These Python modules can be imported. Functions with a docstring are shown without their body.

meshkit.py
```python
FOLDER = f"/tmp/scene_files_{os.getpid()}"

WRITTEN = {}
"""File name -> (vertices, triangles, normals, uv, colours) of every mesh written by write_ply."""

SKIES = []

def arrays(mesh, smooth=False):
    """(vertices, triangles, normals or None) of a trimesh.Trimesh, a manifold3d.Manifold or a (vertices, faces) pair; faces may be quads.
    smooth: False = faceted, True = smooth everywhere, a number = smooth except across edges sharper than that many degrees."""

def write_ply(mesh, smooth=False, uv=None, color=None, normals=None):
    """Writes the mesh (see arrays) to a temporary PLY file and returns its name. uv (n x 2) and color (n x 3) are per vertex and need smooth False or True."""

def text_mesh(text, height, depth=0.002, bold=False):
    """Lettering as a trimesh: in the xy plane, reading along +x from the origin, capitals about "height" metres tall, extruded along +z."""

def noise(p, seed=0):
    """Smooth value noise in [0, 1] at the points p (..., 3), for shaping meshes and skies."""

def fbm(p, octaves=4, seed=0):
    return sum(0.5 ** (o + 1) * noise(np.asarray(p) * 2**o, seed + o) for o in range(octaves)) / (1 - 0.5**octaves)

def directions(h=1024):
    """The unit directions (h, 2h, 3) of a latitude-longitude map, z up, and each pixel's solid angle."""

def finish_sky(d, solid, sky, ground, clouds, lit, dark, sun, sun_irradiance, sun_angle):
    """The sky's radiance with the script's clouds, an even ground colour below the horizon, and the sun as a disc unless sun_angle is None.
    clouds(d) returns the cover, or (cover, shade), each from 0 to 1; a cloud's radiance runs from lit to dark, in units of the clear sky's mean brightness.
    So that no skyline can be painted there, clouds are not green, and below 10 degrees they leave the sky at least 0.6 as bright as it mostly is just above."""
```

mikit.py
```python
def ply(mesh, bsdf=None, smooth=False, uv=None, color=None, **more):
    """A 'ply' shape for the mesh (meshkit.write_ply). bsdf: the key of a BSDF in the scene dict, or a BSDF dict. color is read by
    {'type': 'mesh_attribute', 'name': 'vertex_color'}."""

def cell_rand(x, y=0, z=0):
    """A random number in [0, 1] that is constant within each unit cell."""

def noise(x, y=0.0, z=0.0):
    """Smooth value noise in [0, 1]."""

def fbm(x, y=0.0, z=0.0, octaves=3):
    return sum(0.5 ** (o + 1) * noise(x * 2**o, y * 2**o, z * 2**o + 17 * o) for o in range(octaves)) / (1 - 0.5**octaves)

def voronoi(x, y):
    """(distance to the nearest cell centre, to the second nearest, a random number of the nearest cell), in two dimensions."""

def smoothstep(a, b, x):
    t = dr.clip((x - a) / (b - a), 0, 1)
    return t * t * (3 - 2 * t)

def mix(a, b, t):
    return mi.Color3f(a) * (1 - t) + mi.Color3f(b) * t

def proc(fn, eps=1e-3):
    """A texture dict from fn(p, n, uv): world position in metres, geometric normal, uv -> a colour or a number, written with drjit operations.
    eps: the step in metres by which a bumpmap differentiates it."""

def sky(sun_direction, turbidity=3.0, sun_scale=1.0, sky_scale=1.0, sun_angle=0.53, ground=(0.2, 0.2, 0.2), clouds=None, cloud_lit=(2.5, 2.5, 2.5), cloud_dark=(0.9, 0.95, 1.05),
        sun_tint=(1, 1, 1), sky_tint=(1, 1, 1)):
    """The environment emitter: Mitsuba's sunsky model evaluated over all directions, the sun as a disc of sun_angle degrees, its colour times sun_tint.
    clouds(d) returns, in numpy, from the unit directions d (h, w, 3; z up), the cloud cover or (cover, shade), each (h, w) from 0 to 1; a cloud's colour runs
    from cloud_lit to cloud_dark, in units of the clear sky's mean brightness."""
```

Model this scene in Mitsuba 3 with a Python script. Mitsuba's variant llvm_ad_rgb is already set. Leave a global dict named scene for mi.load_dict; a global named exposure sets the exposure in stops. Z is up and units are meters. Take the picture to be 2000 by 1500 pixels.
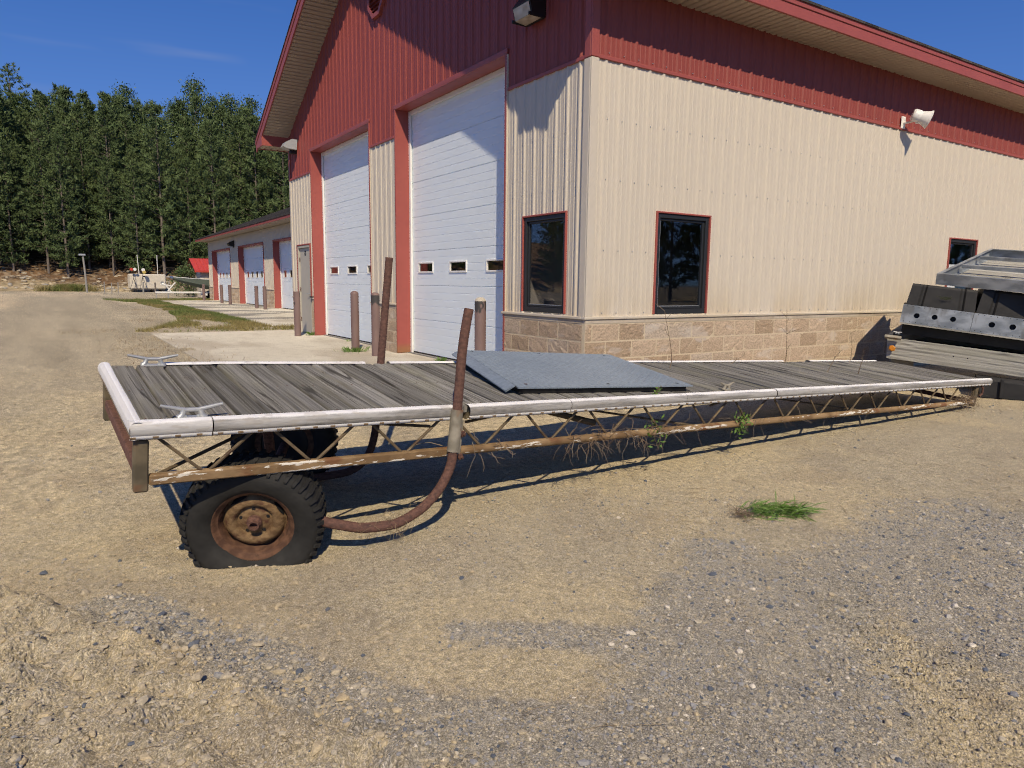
import math, random
import numpy as np, trimesh, drjit as dr, mitsuba as mi, mikit, meshkit
from mikit import noise, fbm, voronoi, smoothstep, mix, cell_rand

# ------------------------------------------------------------------ camera, sky, exposure
T = mi.ScalarTransform4f
scene, labels = {}, {}
CAM = np.array([-5.25, -6.493, 1.29])
RX = np.array([0.83891, -0.54416, 0.01083])      # camera right
RD = np.array([-0.06806, -0.12464, -0.98986])    # camera down
RF = np.array([0.53999, 0.82967, -0.14160])      # camera forward
_m = np.eye(4)
_m[:3, 0], _m[:3, 1], _m[:3, 2], _m[:3, 3] = -RX, -RD, RF, CAM
scene['camera'] = {'type': 'perspective', 'fov': 72.47, 'fov_axis': 'x', 'near_clip': 0.05, 'far_clip': 2000.0, 'to_world': T(_m.tolist())}
SUN = (-1.0, -2.25, 2.1)


def clouds(d):
    el = np.degrees(np.arcsin(np.clip(d[..., 2], -1, 1)))
    q = np.stack([d[..., 0] * 3, d[..., 1] * 3, el * 0.45], -1)
    c = np.clip(meshkit.fbm(q, 4, 5) - 0.56, 0, 1) * 1.2
    veil = .13 * np.exp(-(np.clip(el, 0, 90) / 13.0) ** 2) * (.7 + .6 * meshkit.fbm(np.stack([d[..., 0] * 4, d[..., 1] * 4, el * .15], -1), 3, 9))
    return c * np.exp(-((el - 17) / 6.0) ** 2) + veil


scene['sky'] = mikit.sky(SUN, turbidity=2.6, clouds=clouds, sun_scale=1.15, sky_scale=0.88, sky_tint=(0.43, 0.765, 1.42), sun_tint=(0.96, 1.0, 1.02))
exposure = 1.3
rng = np.random.default_rng(7)
random.seed(7)


# ------------------------------------------------------------------ mesh helpers
def _hull24():
    P = []
    for s in np.ndindex(2, 2, 2):
        for k in range(3):
            P.append([(1 if s[j] else -1) * (1.0 if j == k else 0.8) for j in range(3)])
    P = np.array(P)
    h = trimesh.convex.convex_hull(trimesh.PointCloud(P).vertices)
    idx = [int(np.argmin(np.linalg.norm(P - v, axis=1))) for v in h.vertices]
    sg = np.sign(P)
    full = np.array([[abs(abs(P[i][j]) - 1) < 1e-6 for j in range(3)] for i in range(24)])
    return sg, full, np.array(idx)[h.faces]


CB_S, CB_F, CB_T = _hull24()
BOXV = np.array([[x, y, z] for x in (0, 1) for y in (0, 1) for z in (0, 1)], float)
BOXT = np.array([[0, 1, 3], [0, 3, 2], [4, 6, 7], [4, 7, 5], [0, 4, 5], [0, 5, 1], [2, 3, 7], [2, 7, 6], [0, 2, 6], [0, 6, 4], [1, 5, 7], [1, 7, 3]])


class M:
    def __init__(self):
        self.v, self.f, self.u, self.n = [], [], [], 0

    def add(self, v, f, uv=None):
        v = np.asarray(v, float)
        f = np.asarray(f, int)
        if f.ndim == 2 and f.shape[1] == 4:
            f = np.vstack([f[:, [0, 1, 2]], f[:, [0, 2, 3]]])
        self.v.append(v)
        self.f.append(f + self.n)
        self.u.append(np.broadcast_to(np.asarray((0.5, 0.5) if uv is None else uv, float), (len(v), 2)))
        self.n += len(v)
        return self

    def box(self, x0, x1, y0, y1, z0, z1, c=0.0, uv=None):
        lo, hi = np.array([x0, y0, z0], float), np.array([x1, y1, z1], float)
        if c <= 0:
            return self.add(lo + BOXV * (hi - lo), BOXT, uv)
        h = (hi - lo) / 2
        return self.add((lo + hi) / 2 + CB_S * np.where(CB_F, h, np.maximum(h - c, h * 0.3)), CB_T, uv)

    def obox(self, c, ax, h, ch=0.0, uv=None):
        """oriented box: centre, rows of ax are unit axes, half sizes"""
        h = np.array(h, float)
        L = CB_S * np.where(CB_F, h, np.maximum(h - ch, h * 0.3)) if ch > 0 else (BOXV * 2 - 1) * h
        return self.add(np.asarray(c) + L @ np.asarray(ax), CB_T if ch > 0 else BOXT, uv)

    def quad(self, a, b, c, d, uv=None):
        return self.add([a, b, c, d], [[0, 1, 2, 3]], uv)

    def tube(self, pts, r, n=8, caps=True, uv=None, sq=1.0):
        P = np.asarray(pts, float)
        r = np.broadcast_to(np.asarray(r, float), (len(P),))
        t = np.gradient(P, axis=0)
        t /= np.linalg.norm(t, axis=1, keepdims=True) + 1e-12
        ref = np.array([0, 0, 1.0]) if abs(t[0][2]) < 0.9 else np.array([1.0, 0, 0])
        V = []
        a = np.arange(n) / n * 2 * np.pi
        x = np.cross(t[0], ref)
        for i in range(len(P)):
            x = x - t[i] * (x @ t[i])
            x /= np.linalg.norm(x) + 1e-12
            y = np.cross(t[i], x)
            V.append(P[i] + r[i] * (np.cos(a)[:, None] * x + sq * np.sin(a)[:, None] * y))
        V = np.vstack(V)
        F = []
        for i in range(len(P) - 1):
            for k in range(n):
                F.append([i * n + k, i * n + (k + 1) % n, (i + 1) * n + (k + 1) % n, (i + 1) * n + k])
        F = np.array(F)
        self.add(V, F, uv)
        if caps:
            for i, sgn in ((0, 1), (len(P) - 1, -1)):
                W = np.vstack([V[i * n:(i + 1) * n], P[i]])
                tr = [[(k + 1) % n, k, n] if sgn > 0 else [k, (k + 1) % n, n] for k in range(n)]
                self.add(W, tr, uv)
        return self

    def lathe(self, prof, o=(0, 0, 0), axis=(0, 0, 1), n=32, uv=None, a0=0.0):
        """prof: (radius, height along axis)"""
        w = np.asarray(axis, float)
        w = w / np.linalg.norm(w)
        x = np.cross(w, [0, 0, 1.0] if abs(w[2]) < 0.9 else [1.0, 0, 0])
        x /= np.linalg.norm(x)
        y = np.cross(w, x)
        a = np.arange(n) / n * 2 * np.pi + a0
        ring = np.cos(a)[:, None] * x + np.sin(a)[:, None] * y
        V = np.vstack([np.asarray(o) + p[0] * ring + p[1] * w for p in prof])
        F = [[i * n + k, i * n + (k + 1) % n, (i + 1) * n + (k + 1) % n, (i + 1) * n + k] for i in range(len(prof) - 1) for k in range(n)]
        return self.add(V, np.array(F), uv)

    def extrude(self, poly, fr, t0, t1, uv=None):
        """poly (n,2) convex-ish ring, fr(p2, t)->3d"""
        n = len(poly)
        A = np.array([fr(p, t0) for p in poly])
        B = np.array([fr(p, t1) for p in poly])
        V = np.vstack([A, B])
        F = [[k, (k + 1) % n, n + (k + 1) % n, n + k] for k in range(n)]
        self.add(V, np.array(F), uv)
        self.add(A, [[0, k, k + 1] for k in range(1, n - 1)], uv)
        return self.add(B, [[0, k + 1, k] for k in range(1, n - 1)], uv)

    def get(self):
        return np.vstack(self.v), np.vstack(self.f), np.vstack(self.u)


def key_for(name):
    if name not in scene and name not in labels and not any(False for _ in ()):
        return name
    i = 1
    while f'{name}_{i:03d}' in scene or f'{name}_{i:03d}' in labels:
        i += 1
    return f'{name}_{i:03d}'


_last = {}


def uniq(name):
    """name, then name_001, name_002 ..."""
    if name not in _last:
        _last[name] = 0
        return name
    _last[name] += 1
    return f'{name}_{_last[name]:03d}'


def thing(name, label, cat, group=None):
    k = uniq(name)
    labels[k] = {'label': label, 'category': cat}
    if group:
        labels[k]['group'] = group
    return k


def put(name, m, mat, parent=None, smooth=False, stuff=False, to_world=None):
    k = uniq(parent + '__' + name if parent else name)
    v, f, u = m.get()
    d = mikit.ply((v, f), mat, smooth=smooth, uv=u if smooth in (False, True) else None)
    if to_world is not None:
        d['to_world'] = to_world
    scene[k] = d
    if stuff:
        labels[k] = {'kind': 'stuff'}
    return k


def one(name, m, mat, label, cat, group=None, smooth=False):
    k = put(name, m, mat, None, smooth)
    labels[k] = {'label': label, 'category': cat}
    if group:
        labels[k]['group'] = group
    return k


def struct(name, m, mat, smooth=False):
    k = put(name, m, mat, None, smooth)
    labels[k] = {'kind': 'structure'}
    return k


# ------------------------------------------------------------------ materials
def mat(name, color, rough=0.6, spec=0.4, metallic=0.0, bump=None, bscale=1.0, eps=1e-3, **more):
    c = mikit.proc(color) if callable(color) else {'type': 'rgb', 'value': list(color)}
    r = mikit.proc(rough) if callable(rough) else rough
    b = {'type': 'principled', 'base_color': c, 'roughness': r, 'metallic': metallic, 'specular': spec, **more}
    if bump is not None:
        b = {'type': 'bumpmap', 'arbitrary': mikit.proc(bump, eps), 'scale': bscale, 'bsdf': b}
    scene[name] = {'type': 'twosided', 'bsdf': b}
    return name


def seg_d(x, y, ax, ay, bx, by):
    dx, dy = bx - ax, by - ay
    t = dr.clip(((x - ax) * dx + (y - ay) * dy) / (dx * dx + dy * dy + 1e-9), 0, 1)
    return dr.sqrt(dr.square(x - ax - t * dx) + dr.square(y - ay - t * dy))


# grey stony strips in the tan yard (world metres): ax, ay, bx, by, half width
GREY = [(-5.1, -3.15, -4.73, -3.86, .16), (-4.73, -3.86, -4.28, -4.73, .15), (-4.3, -4.7, -4.0, -4.95, .2), (-3.45, -5.15, -2.4, -4.6, .42), (-3.3, -4.75, -2.3, -4.1, .22),
        (-2.4, -4.7, -1.2, -4.6, .34), (-3.9, -4.1, -3.4, -4.5, .09), (-1.9, -5.15, -.6, -4.7, .5), (-3.6, -5.2, -2.9, -4.9, .4)]


def grey_np(x, y):
    g = np.zeros_like(x)
    for ax, ay, bx, by, w in GREY:
        dx, dy = bx - ax, by - ay
        t = np.clip(((x - ax) * dx + (y - ay) * dy) / (dx * dx + dy * dy), 0, 1)
        g = np.maximum(g, np.clip(1.5 - np.hypot(x - ax - t * dx, y - ay - t * dy) / w, 0, 1))
    return g


def ground_col(p, n, uv):
    x, y = p.x, p.y
    g = mi.Float(0)
    for q in GREY:
        g = dr.maximum(g, smoothstep(1.5, .75, seg_d(x, y, *q[:4]) / q[4] + 1.2 * (fbm(x * 3.5, y * 3.5, 4, 3) - .5) + .9 * (fbm(x * 17, y * 17, 6, 3) - .5)))
    far = smoothstep(1.0, 7.0, y)
    big = fbm(x * .9, y * .9, 3, 4)
    g = dr.clip(g * (.55 + 1.1 * fbm(x * 5, y * 5, 1, 3)), 0, 1)
    g = dr.maximum(g, smoothstep(.46, .62, fbm(x * .55 + 9, y * .35, 1, 4) + .16 * (fbm(x * 13, y * 13, 5, 3) - .5)) * .42)
    tan = mix((.395, .325, .192), (.505, .42, .262), big)
    tan = mix(tan, (.315, .25, .155), smoothstep(.5, .75, fbm(x * 3.1, y * 3.1, 7, 4)) * .6)
    gry = mix((.185, .174, .148), (.295, .28, .235), fbm(x * 8, y * 8, 2, 3))
    c = mix(tan, gry, g * .85)
    lot = mix((.265, .232, .168), (.40, .345, .245), fbm(x * .5, y * .22, 5, 5))
    ruts = fbm(x * 1.6 + .05 * y, y * .12, 9, 4)
    lot = mix(lot, (.55, .44, .29), smoothstep(.48, .7, fbm(x * .22 + 3, y * .05, 9, 3)) * .6)
    lot = lot * (.62 + .76 * ruts) * (.72 + .56 * fbm(x * 4.0, y * 1.6, 4, 4))
    c = mix(c, lot, far)
    # grit of several sizes: gravel of a hand's breadth down to coarse sand
    d0, d9, w0 = voronoi(x * 17, y * 17)
    c = c * (1 + (w0 - .5) * .8 * smoothstep(.75, .2, d0) * smoothstep(-2.8, 0, y))
    d7, d8, w7 = voronoi(x * 36 + 9, y * 36)
    c = c * (1 + (w7 - .5) * .7 * smoothstep(.7, .2, d7))
    d1, d2, w = voronoi(x * 62, y * 62)
    grit = mix((.14, .14, .14), (.68, .62, .52), w)
    c = mix(c, grit, smoothstep(.45, .25, d1) * (.30 + .35 * g) * smoothstep(.35, .6, cell_rand(w * 9999)))
    e1, e2, w2 = voronoi(x * 150 + 3, y * 150)
    c = mix(c, mix((.22, .185, .14), (.76, .67, .54), w2), smoothstep(.55, .2, e1) * .45)
    hi = smoothstep(.3, .8, noise(x * 330, y * 330))
    return c * (.74 + .46 * hi)


def ground_bump(p, n, uv):
    x, y = p.x, p.y
    d1, d2, w = voronoi(x * 60, y * 60)
    e1, e2, w2 = voronoi(x * 150, y * 150)
    return .011 * smoothstep(.55, .1, d1) * w + .006 * smoothstep(.55, .1, e1) * w2 + .028 * fbm(x * 10, y * 10, 0, 5) + .02 * fbm(x * 3, y * 3, 0, 3) * smoothstep(-1, 3, y)


mat('m_ground', ground_col, .95, .15, bump=ground_bump, eps=2e-3)


def stone_col(p, n, uv):
    r = uv.x
    c = mix((.46, .375, .24), (.42, .37, .28), smoothstep(0, .35, r))
    c = mix(c, (.29, .285, .28), smoothstep(.45, .62, r))
    c = mix(c, (.11, .125, .15), smoothstep(.78, .84, r))
    c = mix(c, (.62, .56, .46), smoothstep(.93, .95, r))
    return c * (.8 + .4 * noise(p.x * 260, p.y * 260, p.z * 260))


mat('m_stone', stone_col, .85, .25)


def conc_col(p, n, uv):
    c = mix((.36, .335, .275), (.46, .43, .36), fbm(p.x * .6, p.y * .6, 1, 5))
    c = mix(c, (.25, .215, .165), smoothstep(.54, .74, fbm(p.x * .9 + 4, p.y * .35, 2, 5)) * .6)
    c = mix(c, (.11, .105, .10), smoothstep(.56, .62, fbm(p.x * .25, p.y * .8 + 2, 7, 4)) * smoothstep(15.5, 17.5, p.y) * .75)
    c = mix(c, (.22, .19, .14), smoothstep(.5, .75, fbm(p.x * 7, p.y * 7, 8, 3)) * .25)
    return c * (.88 + .24 * noise(p.x * 130, p.y * 130))


mat('m_concrete', conc_col, .9, .2)


def beige_col(p, n, uv):
    c = mix((.56, .50, .41), (.59, .53, .44), fbm((p.x + p.y) * .7, p.z * .5, 3, 3))
    low = smoothstep(1.5, .9, p.z) * smoothstep(.3, .7, fbm((p.x + p.y) * 3, p.z * .8, 4, 4))
    return mix(c, (.50, .41, .28), low * .5)


def soft_wave(p, n, uv):
    return .0016 * fbm((p.x + p.y) * 1.3, p.z * 1.1, 2, 3)


mat('m_beige', beige_col, .5, .4)


def red_col(p, n, uv):
    s = fbm((p.x + p.y) * 1.6, p.z * .5, 3, 3)
    c = mix((.235, .051, .039), (.285, .064, .050), s)
    return c


mat('m_red', red_col, .5, .4)


def redtrim_col(p, n, uv):
    c = mix((.295, .068, .055), (.34, .086, .070), fbm(p.x * 2 + p.y * 2, p.z * 1.2, 1, 3))
    rust = smoothstep(.30, .06, p.z + .12 * fbm(p.y * 14, p.z * 14, 3, 3)) * smoothstep(6.5, 6.0, p.y) * smoothstep(-.3, 0, p.x)
    return mix(c, (.26, .13, .06), rust * .9)


mat('m_redtrim', redtrim_col, .45, .5)
mat('m_whitedoor', lambda p, n, uv: mix((.72, .79, .83), (.77, .83, .86), fbm(p.y * 1.5, p.z * 1.5, 2, 3)), .5, .4)
mat('m_white', lambda p, n, uv: mix((.72, .71, .68), (.80, .79, .76), fbm(p.x * 3 + p.y * 3, p.z * 3, 1, 3)), .5, .4)
mat('m_black', (.018, .018, .02), .45, .4)
mat('m_rubber', lambda p, n, uv: mix((.014, .014, .014), (.036, .035, .033), fbm(p.x * 20, p.y * 20, p.z * 20, 4)), .75, .3,
    bump=lambda p, n, uv: .0012 * fbm(p.x * 90, p.y * 90, p.z * 90, 3))
mat('m_frame', (.022, .024, .027), .4, .5)
scene['m_glass'] = {'type': 'thindielectric', 'int_ior': 1.5}
mat('m_interior', (.16, .155, .15), .9, .1)
mat('m_soffit', lambda p, n, uv: mix((.40, .33, .25), (.46, .39, .30), fbm(p.x * 1.5, p.y * 1.5, p.z, 3)), .55, .4)
mat('m_shingle', lambda p, n, uv: mix((.035, .032, .032), (.085, .078, .075), cell_rand(p.x * 3 + p.y * 3, p.y * 6)) * (.6 + .8 * noise(p.x * 60, p.y * 60, p.z * 60)), .95, .15)


def block_col(p, n, uv):
    c = mix((.37, .275, .19), (.50, .39, .285), uv.x)
    c = mix(c, (.50, .43, .35), smoothstep(.75, .95, uv.y) * .6)
    f = fbm(p.x * 60, p.y * 60, p.z * 60, 3)
    c = c * (.62 + .76 * f)
    eff = smoothstep(.62, .74, fbm(p.x * 3.0 + 5, p.y * 3.0, p.z * 6.0, 4))
    return mix(c, (.62, .58, .53), eff * .35)


mat('m_block', block_col, .95, .15, bump=lambda p, n, uv: .022 * fbm(p.x * 55, p.y * 55, p.z * 55, 4), eps=3e-3)
mat('m_cap', lambda p, n, uv: mix((.38, .31, .235), (.50, .44, .36), uv.x) * (.85 + .3 * fbm(p.x * 40, p.y * 40, p.z * 40, 3)), .95, .15)
mat('m_mortar', lambda p, n, uv: mix((.52, .43, .30), (.62, .53, .39), fbm(p.x * 12, p.y * 12, p.z * 12, 3)), .95, .1)

# dock frame of axes
NL, NR = np.array([-4.987, -3.058, .662]), np.array([4.032, -2.649, .224])
DA = (NR - NL) / np.linalg.norm(NR - NL)
DL = 9.04
_ah = np.array([DA[0], DA[1], 0]) / np.hypot(DA[0], DA[1])
_pp = np.array([-_ah[1], _ah[0], 0])


def D(u, v, h):
    """dock coordinates: along, across (0 near edge, 1.217 far edge), above the deck"""
    r = .116 + (.086 - .116) * u / DL
    vd = _pp * math.cos(r) + np.array([0, 0, math.sin(r)])
    vd = vd - DA * (vd @ DA)
    vd /= np.linalg.norm(vd)
    return NL + DA * u + vd * v + np.cross(DA, vd) * h


DW = 1.217
DAX = [DA, D(4, 1, 0) - D(4, 0, 0), D(4, 0, 1) - D(4, 0, 0)]


def wood(base, dark, light, ax=DA, al=DAX[1], moss=0.0, crk=.85, pitch=0.0):
    ax, al = [float(t) for t in ax], [float(t) for t in al]
    o0 = float(NL @ np.array(ax))

    def f(p, n, uv):
        s = p.x * ax[0] + p.y * ax[1] + p.z * ax[2] + uv.y * 13.7
        t = p.x * al[0] + p.y * al[1] + p.z * al[2] + uv.y * 31.3
        warp = fbm(s * 7, t * .9, uv.y * 5, 3) * .07
        g1 = fbm(s * 120 + warp * 14, t * 1.3, 1, 3)
        g2 = noise(s * 260 + warp * 20, t * 5)
        c = mix(base, light, smoothstep(.38, .72, g1) * .6)
        c = mix(c, dark, smoothstep(.50, .76, fbm(s * 85 + warp * 9 + 40, t * 1.1, 3, 3)) * .5)
        c = c * (.78 + .4 * g2)
        crack = smoothstep(.075, .0, dr.abs(noise(s * 30 + warp * 6 + 7, t * .8) - .5)) * smoothstep(.42, .58, noise(s * 9, t * 1.9 + 5))
        c = mix(c, (.03, .028, .025), crack * crk)
        kn = voronoi(s * 5.0, t * 2.0)
        knot = smoothstep(.13, .06, kn[0]) * smoothstep(.78, .82, kn[2])
        ring = .5 + .5 * dr.sin(kn[0] * 160)
        c = mix(c, mix((.05, .045, .04), (.22, .2, .17), ring), knot * .75)
        if pitch:
            q = (p.x * ax[0] + p.y * ax[1] + p.z * ax[2] - o0) / pitch
            q = q - dr.floor(q)
            c = mix(c, (.035, .032, .028), smoothstep(.075, .02, dr.minimum(q, 1 - q) + .03 * (fbm(t * 9, s * 3, 2, 2) - .5)) * .7)
        if moss:
            c = mix(c, (.17, .165, .10), smoothstep(.5, .75, fbm(s * 5, t * 3, 8, 3)) * moss)
        return c * (.66 + .66 * uv.x)

    return f


def wood_bump(ax=DA, al=DAX[1]):
    ax, al = [float(t) for t in ax], [float(t) for t in al]

    def f(p, n, uv):
        s = p.x * ax[0] + p.y * ax[1] + p.z * ax[2] + uv.y * 13.7
        t = p.x * al[0] + p.y * al[1] + p.z * al[2] + uv.y * 31.3
        return .0045 * fbm(s * 60, t * 1.6, 1, 3) + .003 * smoothstep(.12, 0, dr.abs(noise(s * 38 + 7, t * .9) - .5)) * -1.0

    return f


mat('m_deck', wood((.160, .154, .143), (.062, .059, .055), (.27, .262, .245), moss=.25, pitch=DL / 60), .9, .2, bump=wood_bump(), eps=1e-3)


def vinyl_col(p, n, uv):
    # uv.x: position round the profile (0 top inner lip .. 1 bottom lip)
    s = p.x * float(DA[0]) + p.y * float(DA[1])
    w = uv.x + .10 * (fbm(s * 5, uv.x * 3, 2, 4) - .5)
    grime = smoothstep(.27, .36, w) * smoothstep(.89, .84, w)
    tex = fbm(s * 30, uv.x * 30, 3, 4)
    c = mix((.74, .73, .71), (.82, .81, .79), fbm(s * 4, uv.x * 4, 1, 3))
    c = mix(c, mix((.13, .125, .115), (.36, .345, .32), tex), grime * uv.y * (.72 + .28 * smoothstep(.3, .6, fbm(s * 2.2, uv.x * 5, 6, 3))))
    c = mix(c, (.35, .31, .25), smoothstep(.63, .72, fbm(s * 14, uv.x * 6, 9, 3)) * .35)
    dash = smoothstep(.15, .12, dr.abs((s * 11.0 - dr.floor(s * 11.0)) - .5)) * smoothstep(.925, .935, uv.x) * smoothstep(.985, .975, uv.x)
    return mix(c, (.28, .17, .07), dash * .9)


mat('m_vinyl', vinyl_col, .5, .4)


def rust(a, b, c3, k=18.0, patch=.0):
    def f(p, n, uv):
        t = fbm(p.x * k, p.y * k, p.z * k, 5)
        c = mix(a, b, smoothstep(.3, .7, t))
        c = mix(c, c3, smoothstep(.58, .72, fbm(p.x * k * .6 + 5, p.y * k * .6, p.z * k * .6, 4)) * .8)
        if patch:
            c = mix(c, (.66, .62, .54), smoothstep(.62 - patch, .66 - patch, .55 * fbm(p.x * 26 + 2, p.y * 60, p.z * 90, 4) + .45 * noise(p.x * 2.1, p.y * 30, p.z * 45)) * smoothstep(.0, .5, -n.y))
        return c
    return f


RB = lambda p, n, uv: .0025 * fbm(p.x * 120, p.y * 120, p.z * 120, 3)
mat('m_rust', rust((.095, .050, .040), (.150, .078, .058), (.072, .042, .035), 75), .85, .3, bump=RB)
mat('m_chord', rust((.17, .105, .05), (.30, .20, .105), (.16, .065, .028), 9, .03), .75, .35, bump=RB)
mat('m_web', rust((.10, .075, .045), (.17, .125, .075), (.07, .04, .025), 25), .75, .35)
mat('m_post', rust((.085, .07, .045), (.15, .12, .075), (.16, .08, .04), 14), .7, .4)
mat('m_rim', rust((.080, .040, .025), (.140, .072, .042), (.05, .027, .018), 34), .8, .35, bump=RB)
mat('m_hub', rust((.12, .07, .035), (.215, .14, .07), (.085, .035, .024), 44), .8, .35, bump=RB)
mat('m_sleeve', rust((.19, .17, .13), (.31, .28, .22), (.20, .10, .05), 16), .65, .4)
mat('m_cleat', lambda p, n, uv: mix((.42, .43, .42), (.58, .58, .57), fbm(p.x * 30, p.y * 30, p.z * 30, 3)), .42, .5, metallic=.55)
mat('m_plate', lambda p, n, uv: mix((.19, .235, .285), (.245, .295, .345), fbm(p.x * 3, p.y * 3, 1, 4)) * (.9 + .2 * noise(p.x * 70, p.y * 70)), .42, .5, metallic=.15)
mat('m_galv', lambda p, n, uv: mix(mix((.21, .235, .26), (.40, .43, .46), smoothstep(.3, .7, fbm(p.x * 5, p.y * 5, p.z * 9, 4))), (.15, .14, .12), smoothstep(.6, .75, fbm(p.x * 12, p.y * 12, p.z * 3, 3)) * .5), .5, .5, metallic=.45)
mat('m_float', lambda p, n, uv: mix((.015, .015, .016), (.035, .034, .033), fbm(p.x * 9, p.y * 9, p.z * 9, 4)), .62, .35)
SD = np.array([.459, -.888, 0.0])     # stack: towards the right of the photo and the camera
SB = np.array([.888, .459, 0.0])      # stack: away from the camera
BL_ = np.array([SD[0] * .994, SD[1] * .994, -.108])
BU_ = np.array([SD[0] * .108, SD[1] * .108, .994])
mat('m_beam', wood((.31, .30, .265), (.22, .21, .18), (.37, .36, .325), ax=BU_, al=BL_ * .7, moss=.2, crk=.22), .9, .2, bump=wood_bump(BU_, BL_), bscale=.3)
mat('m_bollard', lambda p, n, uv: mix(mix((.165, .105, .095), (.225, .155, .14), fbm(p.x * 6, p.y * 6, p.z * 3, 4)), (.055, .05, .048),
    smoothstep(.60, .66, fbm(p.x * 9, p.y * 9, p.z * 4, 4) - .12 + .34 * uv.x * smoothstep(.55, 1.05, p.z))), .6, .4)
mat('m_rubble', (.5, .45, .36), .95, .1)
mat('m_amber', (.55, .20, .015), .3, .6)
mat('m_manddoor', lambda p, n, uv: mix((.40, .375, .32), (.45, .42, .36), fbm(p.y * 2, p.z * 2, 1, 3)), .5, .4)
mat('m_silver', (.40, .42, .44), .45, .5, metallic=.4)
mat('m_lens', lambda p, n, uv: mix((.36, .32, .25), (.62, .58, .50), noise(p.x * 18, p.y * 18, p.z * 18)), .2, .6)
mat('m_tank', lambda p, n, uv: mix((.56, .50, .40), (.62, .57, .47), fbm(p.x * 1.2, p.y, p.z * 1.2, 4)), .55, .4)
mat('m_yellow', (.55, .42, .12), .5, .4)
mat('m_hull', (.085, .105, .085), .5, .4)
mat('m_bluegrey', (.10, .14, .25), .5, .4)
mat('m_shedred', (.48, .055, .035), .45, .5)
mat('m_pole', (.30, .28, .25), .8, .3)
mat('m_paper', (.70, .72, .72), .9, .2)

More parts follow.
